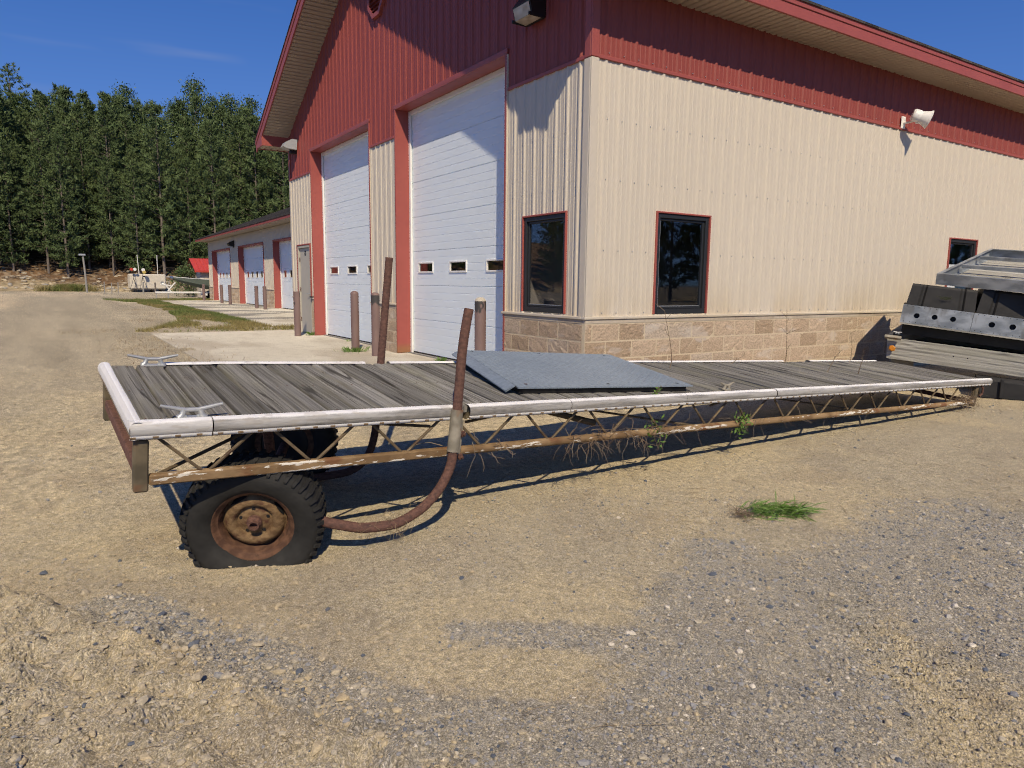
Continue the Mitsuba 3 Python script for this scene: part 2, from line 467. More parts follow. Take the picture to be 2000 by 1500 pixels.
# vegetation
NEED = lambda p, n, uv: mix((.050, .086, .034), (.135, .178, .068), fbm(p.x * .55, p.y * .55, p.z * .8, 3)) * (.6 + .8 * uv.x)
mat('m_needle', NEED, .7, .25)
mat('m_leaf', lambda p, n, uv: mix((.045, .085, .025), (.12, .165, .06), fbm(p.x * .7, p.y * .7, p.z * .7, 3)) * (.6 + .8 * uv.x), .55, .4)
mat('m_bark', lambda p, n, uv: mix((.10, .085, .075), (.26, .22, .19), fbm(p.x * 6, p.y * 6, p.z * 1.5, 4)), .95, .1)
mat('m_barkpale', lambda p, n, uv: mix((.22, .20, .17), (.50, .48, .43), fbm(p.x * 5, p.y * 5, p.z * 2.5, 4)), .9, .1)


def forest_col(p, n, uv):
    c = mix((.10, .062, .036), (.20, .125, .07), fbm(p.x * .7, p.y * .7, p.z, 5))
    c = mix(c, (.30, .24, .15), smoothstep(91, 88, p.y + 3 * fbm(p.x * .4, 1, 2, 3)))
    c = mix(c, (.30, .24, .17), smoothstep(.62, .72, noise(p.x * 3, p.y * 1.5, 4)) * .5)
    return c * (.7 + .6 * noise(p.x * 4, p.y * 4, 3))


mat('m_forestfloor', forest_col, .95, .1)
mat('m_grass', lambda p, n, uv: mix(mix((.085, .125, .03), (.17, .19, .06), uv.x), (.27, .21, .09), smoothstep(.45, .7, fbm(p.x * .9, p.y * .5, 3, 3)) * .8 * uv.y), .7, .25)
mat('m_weed', lambda p, n, uv: mix((.07, .15, .02), (.17, .27, .06), uv.x), .5, .4)
mat('m_twig', lambda p, n, uv: mix((.13, .085, .055), (.27, .21, .15), uv.x), .9, .1)
mat('m_straw', lambda p, n, uv: mix((.16, .11, .07), (.42, .33, .2), uv.x), .9, .1)


# ------------------------------------------------------------------ the ground
def sstep(a, b, x):
    t = np.clip((x - a) / (b - a), 0, 1)
    return t * t * (3 - 2 * t)


def nz(x, y, k, seed=0, o=4):
    return meshkit.fbm(np.stack([x * k, y * k, np.zeros_like(x)], -1), o, seed) - .5


def ground_z(x, y, fine=True):
    x, y = np.asarray(x, float), np.asarray(y, float)
    z = -.1 - .05 * sstep(1.5, -3.2, x) * sstep(.5, -2, y) + .085 * sstep(-1.8, 3.5, y) - .015 * sstep(20, 60, y)
    z = z + .05 * nz(x, y, .35, 1) * sstep(-9, -4, -np.abs(x) - np.abs(y) * .2) + .02 * nz(x, y, 1.3, 2)
    near = sstep(12, 5, np.hypot(x + 3.5, y + 4))
    if fine:
        z = z + near * (.022 * nz(x, y, 5, 3) + .010 * nz(x, y, 22, 4))
        mound = np.exp(-((x + 5.25) / .55) ** 2 - ((y + 3.7) / .9) ** 2)
        z = z + mound * (.035 + .09 * nz(x, y, 7, 5) + .03 * nz(x, y, 28, 6))
        sd_ = ((x + 5.3) * -1.9 - (y + 3.0) * 1.05) / 2.17 + .22 * nz(x, y, 2.2, 12) + .10 * nz(x, y, 9, 13)
        bank = sstep(-.03, .05, sd_) * sstep(-2.2, -2.8, y) * sstep(1.5, 1.1, sd_)
        z = z + bank * (.055 + .12 * nz(x, y, 5, 14) + .075 * nz(x, y, 17, 15))
        # tyre tracks
        for cx, cy, dx, dy, L, W, sp, am in ((-2.5, -5.05, .55, .83, .5, .16, .055, .012), (-2.72, -5.45, .75, .66, .5, .22, .045, .009), (-3.1, -4.35, .5, .86, .4, .12, .05, .005), (-4.3, -3.6, .4, -.9, .9, .13, .06, .004)):
            a, b = (x - cx) * dx + (y - cy) * dy, -(x - cx) * dy + (y - cy) * dx
            z = z + am * np.sin(a / sp * 2 * np.pi + 6 * nz(x, y, 4, 8)) * np.exp(-(a / L) ** 4 - (b / W) ** 4) - .01 * np.exp(-(a / L) ** 4 - (b / W) ** 4)
    wm = np.exp(-((x + 4.43) / .52) ** 4 - ((y + 3.05) / .42) ** 4)
    z = z * (1 - wm) + wm * (-.184)
    slab = np.maximum(0, 1 - np.maximum(np.maximum(-3.3 - x, x - 0), np.maximum(.6 - y, y - 12.7)).clip(0) / .6)
    z = z * (1 - slab) + slab * (-.008 + .05 * nz(x, y, 2.5, 11) * sstep(.0, .9, np.maximum(np.abs(x + 1.6) - 1.0, np.abs(y - 6.6) - 5.5)))
    slab2 = np.maximum(0, 1 - np.maximum(np.maximum(0. - x, x - 3.7), np.maximum(14.2 - y, y - 43)).clip(0) / .6)
    z = z * (1 - slab2) + slab2 * -.012
    inside = (x > -.5) & (x < 3.4) & (y > 15) & (y < 42)
    return np.where((x > -2.6) & (x < 24) & (y > 1.2) & (y < 12.1), np.minimum(z, -.05), np.where(inside & (x > .4), -.05, z))


def axis_grid(lo, hi, step, far_lo, far_hi, g=1.16):
    a = list(np.arange(lo, hi, step))
    s, x, left = step, lo, []
    while x > far_lo:
        s *= g
        x -= s
        left.append(x)
    s, x, right = step, a[-1], []
    while x < far_hi:
        s *= g
        x += s
        right.append(x)
    return np.array(left[::-1] + a + right)


gx, gy = axis_grid(-6.3, .6, .016, -500, 500, 1.045), axis_grid(-6.1, -1.6, .016, -400, 600, 1.045)
XX, YY = np.meshgrid(gx, gy)
ZZ = ground_z(XX, YY)
nx, ny = len(gx), len(gy)
ii = (np.arange(ny - 1)[:, None] * nx + np.arange(nx - 1)).ravel()
m = M().add(np.stack([XX.ravel(), YY.ravel(), ZZ.ravel()], -1), np.stack([ii, ii + 1, ii + 1 + nx, ii + nx], -1))
struct('ground', m, 'm_ground', smooth=True)

# wooded bank beyond the yard
hx, hy = np.linspace(-160, 190, 150), np.concatenate([np.linspace(83.5, 96, 30), np.linspace(97, 150, 30), np.linspace(155, 300, 12)])
HX, HY = np.meshgrid(hx, hy)


def hill_z(x, y):
    x, y = np.asarray(x, float), np.asarray(y, float)
    yy = y + 2.2 * nz(x, y * 0, .12, 21) * 2
    z = -.35 + .45 * sstep(83.5, 85, yy) + 1.7 * sstep(84.5, 91, yy) + .25 * np.clip(yy - 90, 0, 35) + .04 * np.clip(yy - 125, 0, 300)
    return z + .5 * nz(x, y, .5, 22) * sstep(84, 88, yy)


ii = (np.arange(len(hy) - 1)[:, None] * len(hx) + np.arange(len(hx) - 1)).ravel()
m = M().add(np.stack([HX.ravel(), HY.ravel(), hill_z(HX, HY).ravel()], -1), np.stack([ii, ii + 1, ii + 1 + len(hx), ii + len(hx)], -1))
struct('hill', m, 'm_forestfloor', smooth=True)

# concrete aprons
m = M()
m.box(-3.35, .32, .6, 12.62, -.12, .0)
struct('concrete_apron', m, 'm_concrete')
m = M()
ys = [14.3, 19.2, 24.2, 29.2, 34.2, 39.2, 43.6]
for a, b in zip(ys[:-1], ys[1:]):
    m.box(.0, 3.9, a + .006, b - .006, -.13, .004)
struct('concrete_pavement', m, 'm_concrete')

# ------------------------------------------------------------------ gravel: loose stones
ico = trimesh.creation.icosahedron()
octa_v = np.array([[1, 0, 0], [-1, 0, 0], [0, 1, 0], [0, -1, 0], [0, 0, 1], [0, 0, -1.0]])
octa_f = np.array([[0, 2, 4], [2, 1, 4], [1, 3, 4], [3, 0, 4], [2, 0, 5], [1, 2, 5], [3, 1, 5], [0, 3, 5]])
base = ico.vertices / np.linalg.norm(ico.vertices, axis=1, keepdims=True)


def stones(m, sx, sy, r, gm, bv, bf):
    cnt, nv = len(sx), len(bv)
    V = bv[None] * (1 + rng.uniform(-.3, .3, (cnt, nv, 1)))
    V *= np.stack([rng.uniform(.8, 1.4, cnt), rng.uniform(.7, 1.0, cnt), rng.uniform(.45, .85, cnt)], -1)[:, None]
    th = rng.uniform(0, 2 * np.pi, cnt)
    c_, s_ = np.cos(th)[:, None], np.sin(th)[:, None]
    V = np.stack([V[..., 0] * c_ - V[..., 1] * s_, V[..., 0] * s_ + V[..., 1] * c_, V[..., 2]], -1) * r[:, None, None]
    V += np.stack([sx, sy, ground_z(sx, sy) + r * .22], -1)[:, None]
    F = (bf[None] + (np.arange(cnt) * nv)[:, None, None]).reshape(-1, 3)
    tone = np.where(rng.random(cnt) < .10 + .85 * gm, rng.uniform(.15, 1, cnt), rng.uniform(0, .3, cnt) + (rng.random(cnt) < .055) * .62)
    m.add(V.reshape(-1, 3), F, np.repeat(np.stack([tone, tone * 0], -1), nv, 0))


def scatter(n, x0, x1, y0, y1, dens):
    x, y = rng.uniform(x0, x1, n), rng.uniform(y0, y1, n)
    g = np.clip(grey_np(x, y) * (.5 + 1.2 * meshkit.fbm(np.stack([x * 6, y * 6, x * 0], -1), 3, 33)), 0, 1)
    g = np.maximum(g, .28 * np.clip((meshkit.fbm(np.stack([x * 1.1, y * 1.1, x * 0], -1), 3, 34) - .52) * 6, 0, 1))
    lump = meshkit.fbm(np.stack([x * 2.2, y * 2.2, x * 0], -1), 3, 31)
    bank = np.exp(-((x + 5.0) / .6) ** 2 - ((y + 4.1) / .9) ** 2)
    keep = rng.random(n) < dens * np.clip(.13 + 1.05 * g + .14 * bank + .45 * (lump - .5), .03, 1)
    keep &= ~((x > -3.4) & (y > .5))
    return x[keep], y[keep], g[keep], bank[keep]


m = M()
for n, x0, x1, y0, y1, dens, mu in ((150000, -5.9, -.6, -6.0, -2.2, 1.0, -5.75), (26000, -6.9, -3.2, -2.6, 7.5, .8, -5.2), (30000, -1.0, 4.6, -5.2, -2.2, .8, -5.35)):
    x, y, g, bk = scatter(n, x0, x1, y0, y1, dens)
    stones(m, x, y, np.clip(np.exp(rng.normal(mu, .38, len(x))), .0022, .009), g, octa_v, octa_f)
for n, x0, x1, y0, y1, dens, mu in ((24000, -5.9, -.4, -6.0, -2.2, .62, -5.0), (3000, -6.9, -3.2, -2.6, 5.5, .6, -4.6), (3500, -1.0, 4.6, -5.2, -2.2, .6, -4.7)):
    x, y, g, bk = scatter(n, x0, x1, y0, y1, dens)
    stones(m, x, y, np.clip(np.exp(rng.normal(mu, .33, len(x))) * (1 + .35 * bk), .005, .022), g, base, ico.faces)
cx_, cy_ = rng.normal(-5.0, .38, 600), rng.normal(-4.05, .55, 600)
stones(m, cx_, cy_, np.exp(rng.normal(-4.75, .40, 600)), cx_ * 0 - .3, base, ico.faces)
k = put('gravel', m, 'm_stone')
labels[k] = {'label': 'loose grey and tan gravel stones scattered over the yard', 'category': 'gravel', 'kind': 'stuff'}

# ------------------------------------------------------------------ main building
B = thing('garage_building', 'large garage with red upper siding, cream lower siding and split-face block base beside the dock', 'building')
GW, BL, REDZ, HEAD, SILL = 12.19, 24.0, 3.865, 4.31, .914
D1, D2 = (1.82, 5.46), (6.72, 10.37)
MD = (10.62, 11.66)
PITCH = .2286


def rib(u):
    """height of the ribbed sheet at position u"""
    q = (u + PITCH / 2) % PITCH - PITCH / 2
    h = np.interp(abs(q), [0, .0115, .030, 1], [.019, .019, 0, 0])
    for c in (-.0762, .0762):
        h = max(h, np.interp(abs(q - c), [0, .006, .013, 1], [.0045, .0045, 0, 0]))
    return h


def rib_breaks(u0, u1):
    out = []
    for k in range(int(u0 / PITCH) - 1, int(u1 / PITCH) + 2):
        c = k * PITCH
        out += [c - .030, c - .0115, c + .0115, c + .030]
        for q in (-.0762, .0762):
            out += [c + q - .013, c + q - .006, c + q + .006, c + q + .013]
    return [x for x in out if u0 < x < u1]


def siding(parent, name, mt, frame, u0, u1, zlo, zhi, holes=(), every=4, extra=()):
    """frame(u, out, z) -> point; holes (ua, ub, za, zb); zhi may be a function of u"""
    top = zhi if callable(zhi) else (lambda u: zhi)
    cuts = sorted({u0, u1, *[h for hl in holes for h in hl[:2] if u0 < h < u1], *[e for e in extra if u0 < e < u1]})
    edges = [u0] + [k * PITCH + .5 * PITCH for k in range(int(u0 / PITCH) - 1, int(u1 / PITCH) + 2) if k % every == 0 and u0 + .1 < k * PITCH + .5 * PITCH < u1 - .1] + [u1]
    for pa, pb in zip(edges[:-1], edges[1:]):
        bs = sorted({pa, pb, *rib_breaks(pa, pb), *[c for c in cuts if pa < c < pb]})
        m = M()
        any_ = False
        for a, b in zip(bs[:-1], bs[1:]):
            if b - a < 1e-6:
                continue
            mid = (a + b) / 2
            spans = [(zlo, None)]
            for ha, hb, za, zb in sorted([h for h in holes if h[0] < mid < h[1]], key=lambda h: h[2]):
                lo, hi = spans.pop()
                if za > lo:
                    spans.append((lo, za))
                spans.append((zb, None))
            for lo, hi in spans:
                ta, tb = (top(a), top(b)) if hi is None else (hi, hi)
                if max(ta, tb) <= lo + 1e-6:
                    continue
                any_ = True
                m.quad(frame(a, rib(a), lo), frame(b, rib(b), lo), frame(b, rib(b), max(tb, lo)), frame(a, rib(a), max(ta, lo)))
        if any_:
            put(name, m, mt, parent)


fx = lambda u, o, z: (u, .025 - o, z)        # side wall (faces -y)
fy = lambda u, o, z: (.025 - o, u, z)        # gable wall (faces -x)
W1, W2, W0 = (1.13, 2.07, .93, 2.19), (8.43, 9.43, .93, 2.19), (.44, 1.355, .93, 2.155)
rake = lambda y: 4.9 + .53 * (y if y < 6.095 else 12.19 - y)
siding(B, 'siding_panel', 'm_beige', fx, .05, BL, SILL - .005, REDZ, [W1, W2])
siding(B, 'red_siding_panel', 'm_red', fx, .05, BL, REDZ + .012, 4.69)
holes_g = [W0, (D1[0], D1[1], 0, 9), (D2[0], D2[1], 0, 9), (MD[0], MD[1], 0, 2.19)]
siding(B, 'siding_panel', 'm_beige', fy, .05, GW, SILL - .005, REDZ, holes_g)
siding(B, 'red_siding_panel', 'm_red', fy, .05, GW, REDZ + .012, rake, [(D1[0], D1[1], 0, HEAD), (D2[0], D2[1], 0, HEAD)], extra=(6.095,))
# back and far walls (plain)
m = M()
m.box(BL - .05, BL, 0, GW, 0, 4.7)
m.box(0.1, BL, GW - .05, GW, 0, 4.7)
m.quad((BL, 0, 4.7), (BL, GW, 4.7), (BL, GW / 2, 8.1), (BL, GW / 2, 8.1))
put('rear_wall', m, 'm_beige', B)
# trims
m = M()
m.box(.03, BL, -.004, .024, REDZ - .025, REDZ + .018, .004)
put('red_band', m, 'm_redtrim', B)
for a, b in ((.03, D1[0] - .06), (D1[1] + .06, D2[0] - .06), (D2[1] + .06, GW)):
    m = M().box(-.004, .024, a, b, REDZ - .025, REDZ + .018, .004)
    put('red_band', m, 'm_redtrim', B)
m = M()
m.box(-.002, .11, -.004, .02, SILL, REDZ - .026, .004)
m.box(-.004, .02, .0205, .13, SILL, REDZ - .026, .004)
put('corner_trim', m, 'm_beige', B)
m = M()
m.box(-.008, .10, -.010, .02, REDZ - .02, 4.9, .004)
m.box(-.010, .02, .0205, .12, REDZ - .02, 4.9, .004)
put('red_corner_trim', m, 'm_redtrim', B)
m = M()
m.box(-.0, .024, GW - .10, GW + .006, SILL, REDZ - .026, .004)
put('corner_trim', m, 'm_beige', B)
m = M().box(-.004, .026, GW - .11, GW + .010, REDZ - .02, 4.92, .004)
put('red_corner_trim', m, 'm_redtrim', B)
# screws
m = M()


def screw(m, p, d):
    d = np.array(d, float)
    m.lathe([(.0001, .007), (.0065, .006), (.0075, 0)], p, d, 6)


zs_side = [3.20, 2.52, 1.70, .955, REDZ + .06]
for z in zs_side[:4]:
    for k in range(1, int(14 / PITCH)):
        u = k * PITCH + .04
        if not any(w[0] < u < w[1] and w[2] < z < w[3] for w in (W1, W2)):
            screw(m, (u, .022, z), (0, -1, 0))
for z in (3.10, 2.45, 1.70, .955):
    for k in range(1, int(12 / PITCH)):
        u = k * PITCH + .04
        if not any(w[0] - .02 < u < w[1] + .02 and w[2] < z < w[3] for w in holes_g):
            screw(m, (.022, u, z), (-1, 0, 0))
for k in range(1, int(14 / PITCH)):
    screw(m, (k * PITCH + .04, .022, REDZ + .06), (0, -1, 0))
put('screw', m, 'm_silver', B, stuff=True)

# sill flashing
for a, b in (('s', 0), ('g', 0), ('p', 0), ('d', 0), ('e', 0)):
    m = M()
    if a == 's':
        m.box(-.022, BL, -.022, .06, SILL - .035, SILL, .006)
    elif a == 'g':
        m.box(-.0215, .06, .061, D1[0] + .03, SILL - .035, SILL - .001, .006)
    elif a == 'p':
        m.box(-.0215, .06, D1[1] + .03, D2[0] + .03, SILL - .035, SILL - .001, .006)
    elif a == 'd':
        m.box(-.0215, .06, D2[1] + .03, MD[0], SILL - .035, SILL - .001, .006)
    else:
        m.box(-.0215, .06, MD[1], GW + .03, SILL - .035, SILL - .001, .006)
    put('sill_flashing', m, 'm_beige', B)

# split-face blocks: own faces, recessed joints


def block(parent, frame, u0, u1, z0, z1, depth, rough, mt, name, seed):
    r2 = np.random.default_rng(seed)
    nu, nv = (7, 5) if rough > .005 else (2, 2)
    us, vs = np.linspace(u0, u1, nu), np.linspace(z0, z1, nv)
    P = []
    for j in range(nv):
        for i in range(nu):
            edge = i in (0, nu - 1) or j in (0, nv - 1)
            o = r2.uniform(-1, 1) * rough * (.25 if edge else 1) + (-.004 if edge and rough > .005 else 0)
            ju = 0 if i in (0, nu - 1) else r2.uniform(-.3, .3) * (u1 - u0) / nu
            jv = 0 if j in (0, nv - 1) else r2.uniform(-.3, .3) * (z1 - z0) / nv
            P.append(frame(us[i] + ju, o, vs[j] + jv))
    F = [[j * nu + i, j * nu + i + 1, (j + 1) * nu + i + 1, (j + 1) * nu + i] for j in range(nv - 1) for i in range(nu - 1)]
    ring = [i for i in range(nu)] + [j * nu + nu - 1 for j in range(1, nv)] + [(nv - 1) * nu + i for i in range(nu - 2, -1, -1)] + [j * nu for j in range(nv - 2, 0, -1)]
    nb = len(P)
    for q in ring:
        i, j = q % nu, q // nu
        P.append(frame(us[i], -depth, vs[j]))
    L = len(ring)
    F += [[ring[a], nb + a, nb + (a + 1) % L, ring[(a + 1) % L]] for a in range(L)]
    m = M().add(P, F, (r2.random(), r2.random()))
    put(name, m, mt, parent)


bx = lambda u, o, z: (u, -.002 - o, z)
by = lambda u, o, z: (-.002 - o, u, z)
COURSE = [(.620, .817), (.405, .602), (.190, .387), (-.03, .172)]
J = .017
sd = 100


def block_run(frame, u0, u1, first=None):
    global sd
    for ci, (z0, z1) in enumerate(COURSE):
        off = .11 if ci % 2 == 0 else .325
        cuts = [u0] + [x for x in np.arange(off, u1, .4275) if u0 + .06 < x < u1 - .06] + [u1]
        for a, b in zip(cuts[:-1], cuts[1:]):
            sd += 1
            block(B, frame, a + J / 2, b - J / 2, z0, z1, .010, .0055, 'm_block', 'block', sd)
    cuts = [u0] + [x for x in np.arange(.53, u1, .4275) if u0 + .06 < x < u1 - .06] + [u1]
    for a, b in zip(cuts[:-1], cuts[1:]):
        sd += 1
        block(B, frame, a + .002, b - .002, .831, SILL - .036, .05, .002, 'm_cap', 'cap_block', sd)


block_run(bx, .0, 13.0)
block_run(by, .055, D1[0] + .02)
block_run(by, D1[1] + .035, D2[0] - .02)
block_run(by, D2[1] + .035, MD[0] - .03)
block_run(by, MD[1] + .03, GW)
# mortar backing
m = M()
m.box(.003, BL, .003, .16, -.1, SILL - .04)
for a, b in ((.17, D1[0] + .015), (D1[1] + .036, D2[0] - .022), (D2[1] + .036, MD[0] - .032), (MD[1] + .032, GW)):
    m.box(.0035, .16, a, b, -.1, SILL - .04)
put('mortar', m, 'm_mortar', B)

# overhead doors
DOORX = .30


def overhead(parent, y0, y1, x, ztop, n, wins, sect_win, wz):
    d = thing_part(parent)
    return d


def garage_door(parent, y0, y1, xw, xd, ztop, nsec, win_sec, winw, winz, nwin, dark='m_frame'):
    """jamb returns, header, seals, and the sectional door with its lites"""
    for a, b, jm in ((y1 - .004, y1 + .035, 1), (y0 - .035, y0 + .004, 0)):
        m = M().box(xw - .006, xd + .03, a, b, 0.006, ztop, .003)
        put('door_jamb', m, 'm_redtrim', parent)
    m = M().box(xw - .006, xd + .03, y0 - .035, y1 + .035, ztop + .001, ztop + .05, .003)
    m.box(xw - .008, xw + .02, y0 - .05, y1 + .05, ztop + .02, ztop + .075, .003)
    put('door_header', m, 'm_redtrim', parent)
    m = M()
    m.box(xd - .045, xd - .012, y1 - .075, y1 - .005, .01, ztop - .002, .004)
    m.box(xd - .045, xd - .012, y0 + .005, y0 + .075, .01, ztop - .002, .004)
    m.box(xd - .045, xd - .012, y0 + .0755, y1 - .0755, ztop - .075, ztop - .002, .004)
    put('door_seal', m, 'm_white', parent)
    d = parent + '__' + 'overhead_door'
    d = uniq(d)
    ya, yb = y0 + .02, y1 - .02
    H = (ztop - .02 - .03) / nsec
    gap = (yb - ya - nwin * winw) / (nwin + 1) if False else None
    ws = []
    for i in range(nwin):
        c = winz[2] + winz[3] * i
        ws.append((c - winw / 2, c + winw / 2))
    for s in range(nsec):
        z0, z1 = .03 + s * H + .0015, .03 + (s + 1) * H - .0015
        m = M()
        prof = [(z0, .012), (z0 + .006, .0)]
        kk = 5
        for q in range(1, kk):
            zc = z0 + (z1 - z0) * q / kk
            prof += [(zc - .006, 0), (zc - .002, .005), (zc + .002, .005), (zc + .006, 0)]
        prof += [(z1 - .006, .0), (z1, .012)]
        holes = [(a, b, winz[0], winz[1]) for a, b in ws] if s == win_sec else []
        zc = sorted({*[p[0] for p in prof], *([winz[0], winz[1]] if holes else [])})
        off = lambda z: float(np.interp(z, [p[0] for p in prof], [p[1] for p in prof]))
        yc = sorted({ya, yb, *[h for w in holes for h in w[:2]]})
        for za, zb in zip(zc[:-1], zc[1:]):
            for a, b in zip(yc[:-1], yc[1:]):
                if any(w[0] < (a + b) / 2 < w[1] and w[2] < (za + zb) / 2 < w[3] for w in holes):
                    continue
                m.quad((xd + off(za), a, za), (xd + off(za), b, za), (xd + off(zb), b, zb), (xd + off(zb), a, zb))
        m.quad((xd + .012, ya, z0), (xd + .03, ya, z0), (xd + .03, yb, z0), (xd + .012, yb, z0))
        m.quad((xd + .012, ya, z1), (xd + .03, ya, z1), (xd + .03, yb, z1), (xd + .012, yb, z1))
        scene[uniq(d + '__section')] = mikit.ply(m.get()[:2], 'm_whitedoor')
    m = M().box(xd + .032, xd + .04, ya - .01, yb + .01, .0, ztop)
    bk = M()
    # dark backing strips behind the section joints, open behind the lites
    zz = [0.0, winz[0] - .02, winz[1] + .02, ztop]
    bk.box(xd + .032, xd + .04, ya - .01, yb + .01, zz[0], zz[1])
    bk.box(xd + .032, xd + .04, ya - .01, yb + .01, zz[2], zz[3])
    for a, b in zip([ya - .01] + [w[1] + .02 for w in ws], [w[0] - .02 for w in ws] + [yb + .01]):
        bk.box(xd + .033, xd + .039, a, b, zz[1], zz[2])
    scene[uniq(d + '__backing')] = mikit.ply(bk.get()[:2], 'm_interior')
    m = M().box(xd - .006, xd + .03, ya, yb, .004, .03, .004)
    scene[uniq(d + '__bottom_seal')] = mikit.ply(m.get()[:2], 'm_black')
    for a, b in ws:
        m = M()
        w_ = .028
        z0, z1 = winz[0], winz[1]
        for q in ((a - w_, b + w_, z1, z1 + w_), (a - w_, b + w_, z0 - w_, z0), (a - w_, a, z0 + .0005, z1 - .0005), (b, b + w_, z0 + .0005, z1 - .0005)):
            m.box(xd - .016, xd + .01, q[0], q[1], q[2], q[3], .004)
        scene[uniq(d + '__lite_frame')] = mikit.ply(m.get()[:2], 'm_white')
        m = M().quad((xd + .006, a - .01, z0 - .01), (xd + .006, b + .01, z0 - .01), (xd + .006, b + .01, z1 + .01), (xd + .006, a - .01, z1 + .01))
        scene[uniq(d + '__lite')] = mikit.ply(m.get()[:2], 'm_glass')
    return d


garage_door(B, D1[0], D1[1], 0.0, DOORX, HEAD, 7, 2, .53, (1.495, 1.632, 2.49, 1.19), 3)
garage_door(B, D2[0], D2[1], 0.0, DOORX, HEAD, 7, 2, .53, (1.495, 1.632, 7.35, 1.19), 3)
# beige wall end flashings beside the doors
for a, b, zt_ in ((D1[0] - .045, D1[0] - .036, HEAD), (D1[1] + .036, D1[1] + .045, REDZ - .03), (D2[0] - .045, D2[0] - .036, REDZ - .03), (D2[1] + .036, D2[1] + .045, REDZ - .03)):
    put('edge_flashing', M().box(-.001, .03, a, b, SILL, zt_), 'm_beige', B)

# door for people
md = uniq(B + '__entrance_door')
m = M().box(.045, .09, MD[0] + .07, MD[1] - .07, .02, 2.12, .004)
scene[md + '__leaf'] = mikit.ply(m.get()[:2], 'm_manddoor')
m = M()
m.box(.0, .12, MD[0], MD[0] + .065, .004, 2.18, .004)
m.box(.0, .12, MD[1] - .065, MD[1], .004, 2.18, .004)
m.box(.0, .12, MD[0] + .0655, MD[1] - .0655, 2.125, 2.18, .004)
scene[md + '__frame'] = mikit.ply(m.get()[:2], 'm_manddoor')
m = M()
m.box(-.01, .022, MD[0] - .035, MD[0] - .002, SILL, 2.215, .003)
m.box(-.01, .022, MD[1] + .002, MD[1] + .035, SILL, 2.215, .003)
m.box(-.01, .022, MD[0] - .0015, MD[1] + .0015, 2.185, 2.215, .003)
scene[md + '__trim'] = mikit.ply(m.get()[:2], 'm_redtrim')
m = M()
m.lathe([(.03, 0), (.03, .015), (.012, .02), (.012, .055)], (.045, MD[0] + .16, 1.0), (-1, 0, 0), 14)
m.tube([(-.01, MD[0] + .155, 1.0), (-.012, MD[0] + .22, 1.0), (-.010, MD[0] + .30, .995)], .010, 8)
scene[md + '__handle'] = mikit.ply(m.get()[:2], 'm_silver')
for hz in (.35, 1.1, 1.85):
    m = M().tube([(.035, MD[1] - .068, hz - .05), (.035, MD[1] - .068, hz + .05)], .012, 8)
    scene[uniq(md + '__hinge')] = mikit.ply(m.get()[:2], 'm_rust')
m = M().box(.040, .046, 11.07, 11.19, 1.93, 2.05)
scene[md + '__number_plate'] = mikit.ply(m.get()[:2], 'm_black')
tm = meshkit.text_mesh('2', .085, .003, True)
tv = np.array(tm.vertices)
tv -= tv.mean(0)
scene[md + '__number'] = mikit.ply((np.stack([.0395 - tv[:, 2], 11.13 - tv[:, 0], 1.99 + tv[:, 1]], -1), tm.faces), 'm_silver')
m = M().box(-.06, .03, MD[0] - .18, MD[0] - .05, SILL + .002, SILL + .03, .004)
put('ledge', m, 'm_black', B)


# windows
def window(parent, frame, w, mul=False):
    u0, u1, z0, z1 = w
    k = uniq(parent + '__window')

    def bxx(m, a, b, o0, o1, c, d, ch=.004):
        A, Bq = frame(a, o0, c), frame(b, o1, d)
        lo, hi = np.minimum(A, Bq), np.maximum(A, Bq)
        m.box(lo[0], hi[0], lo[1], hi[1], lo[2], hi[2], ch)
    m = M()
    t = .022
    bxx(m, u0 - t, u0, -.04, .026, z0, z1 + t)
    bxx(m, u1, u1 + t, -.04, .026, z0, z1 + t)
    bxx(m, u0 + .0005, u1 - .0005, -.04, .026, z1, z1 + t)
    scene[k + '__trim'] = mikit.ply(m.get()[:2], 'm_redtrim')
    m = M()
    f = .055
    bxx(m, u0 + .002, u0 + f, -.06, .005, z0, z1 - .002)
    bxx(m, u1 - f, u1 - .002, -.06, .005, z0, z1 - .002)
    bxx(m, u0 + f + .0005, u1 - f - .0005, -.06, .005, z1 - f, z1 - .002)
    bxx(m, u0 + f + .0005, u1 - f - .0005, -.06, .012, z0, z0 + f + .01)
    scene[k + '__frame'] = mikit.ply(m.get()[:2], 'm_frame')
    m = M()
    s = .03
    bxx(m, u0 + f + .001, u0 + f + s, -.058, -.022, z0 + f + .012, z1 - f - .001)
    bxx(m, u1 - f - s, u1 - f - .001, -.058, -.022, z0 + f + .012, z1 - f - .001)
    bxx(m, u0 + f + s + .0005, u1 - f - s - .0005, -.058, -.022, z1 - f - s, z1 - f - .001)
    bxx(m, u0 + f + s + .0005, u1 - f - s - .0005, -.058, -.022, z0 + f + .012, z0 + f + .012 + s)
    scene[k + '__sash'] = mikit.ply(m.get()[:2], 'm_frame')
    m = M()
    bxx(m, u0 + f + s - .002, u0 + f + s + .006, -.045, -.028, z0 + f + .05, z1 - f - s - .002, 0)
    bxx(m, u0 + f + s - .002, u1 - f - s + .002, -.045, -.028, z0 + f + .012 + s - .001, z0 + f + .012 + s + .006, 0)
    scene[k + '__glazing_bead'] = mikit.ply(m.get()[:2], 'm_silver')
    a, b, c, d = u0 + f + .01, u1 - f - .01, z0 + f + .02, z1 - f - .01
    m = M().quad(frame(a, -.04, c), frame(b, -.04, c), frame(b, -.04, d), frame(a, -.04, d))
    scene[k + '__pane'] = mikit.ply(m.get()[:2], 'm_glass')
    return k


